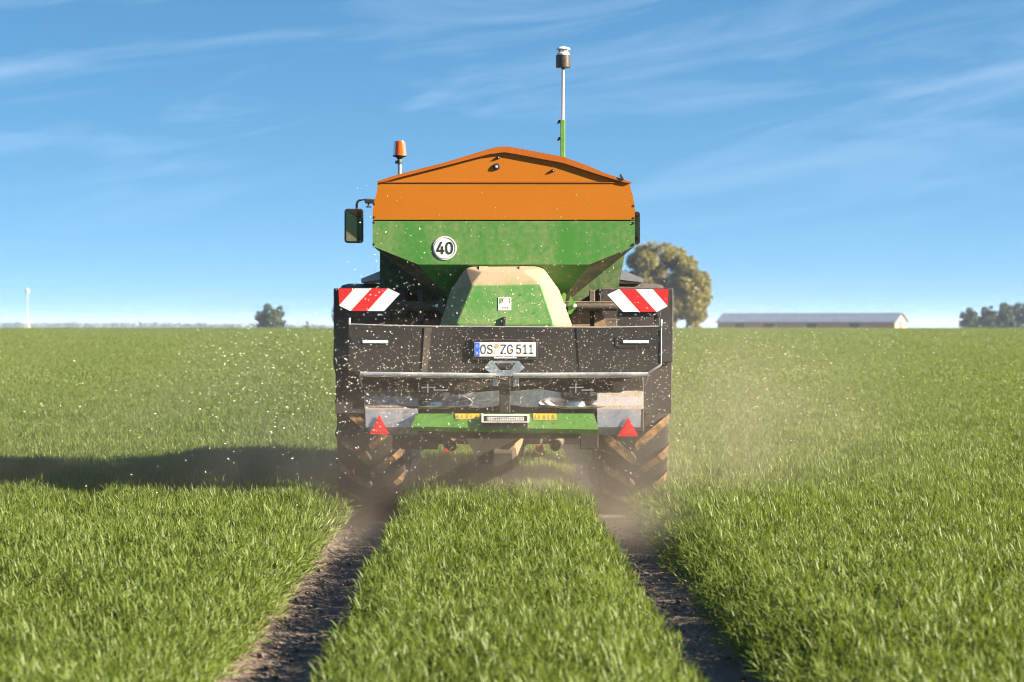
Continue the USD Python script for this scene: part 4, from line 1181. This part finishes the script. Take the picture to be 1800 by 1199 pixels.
def granule(r, size, elong):
    m = trimesh.creation.icosphere(0 if False else 1, 1.0)
    v = np.array(m.vertices)
    v = v * (1 + 0.25 * (r.uniform(size=(len(v), 1)) - 0.5))
    v = v * [size * elong, size, size]
    return v, np.array(m.faces)


GP, GS, GD = [], [], []


def spray(n, ra, rb, az0, az1, z0, zs, smin, smax):
    for _ in range(n):
        s = r.choice((-1, 1))
        w = r.uniform(az0, az1)
        rad = ra + (rb - ra) * r.uniform(0, 1) ** 1.15
        d = np.array([s * math.cos(w), -math.sin(w), 0])
        p = np.array([s * 0.58, 0.3, 0]) + d * rad
        p[2] = z0 + 0.02 * rad + r.normal(0, zs) + 0.01 * rad * r.normal()
        if p[2] < 0.35 or p[2] > 2.15 + r.exponential(0.12) + (0.5 if abs(p[0]) < 1.15 else 0) or (abs(p[0]) > 1.35 and p[2] > 1.62 + r.exponential(0.07)):
            continue
        GP.append(p); GS.append(r.uniform(smin, smax)); GD.append(d + [0, 0, r.normal(0.05, 0.35)])


spray(2500, 0.3, 2.2, -0.1, 2.4, 1.28, 0.26, 0.0014, 0.0035)       # dense behind the apron
spray(1100, 0.5, 3.0, 0.2, 2.2, 1.75, 0.5, 0.0014, 0.0034)
spray(2300, 1.5, 17.0, -0.35, 0.45, 1.25, 0.3, 0.0013, 0.0029)      # thrown out to both sides
spray(260, 1.5, 6.0, 0.3, 1.3, 1.0, 0.3, 0.0014, 0.003)
spray(160, 0.3, 1.6, 0.0, 2.2, 0.55, 0.25, 0.002, 0.004)
GP, GS, GD = np.array(GP), np.array(GS), np.array(GD)
dist = GP[:, 1] + 20
ok = (dist > 9) & in_view(GP[:, 0], GP[:, 1], -0.05) & (GP[:, 2] < 1.68 + dist * 0.13)
GP, GS, GD, dist = GP[ok], GS[ok], GD[ok], dist[ok]
order = np.argsort(-GS / dist)
for i in order[:300]:
    v, f = granule(r, GS[i], r.uniform(1.5, 3.2))
    d = GD[i] / np.linalg.norm(GD[i])
    a = np.cross([0, 1.0, 0], d); a /= np.linalg.norm(a)
    v = v @ np.stack([d, a, np.cross(d, a)])
    path = numbered("/World", "fertilizer_granule")
    pm = usdkit.mesh(stage, path, (v, f), M["granule"], True)
    UsdGeom.Xformable(pm).AddTranslateOp().Set(Gf.Vec3d(*map(float, GP[i])))
    tag(pm, "larger white fertilizer granule in flight round the spreader", "granule", "larger white granules flying from the spreader")
rest = order[300:]
protos = [granule(r, 1.0, e) for e in (1.2, 1.8, 2.6, 3.4)]
dd = GD[rest] / np.linalg.norm(GD[rest], axis=1)[:, None]
# quaternion turning +x to dd
wq = 1 + dd[:, 0]
qq = np.column_stack([wq, np.zeros(len(dd)), -dd[:, 2], dd[:, 1]])
qq /= np.maximum(np.linalg.norm(qq, axis=1), 1e-6)[:, None]
instancer("fertilizer_granules", protos, M["granule"], r.integers(0, 4, len(rest)), GP[rest], qq, np.repeat(GS[rest][:, None], 3, 1), "fine spray of small white fertilizer granules in the air")
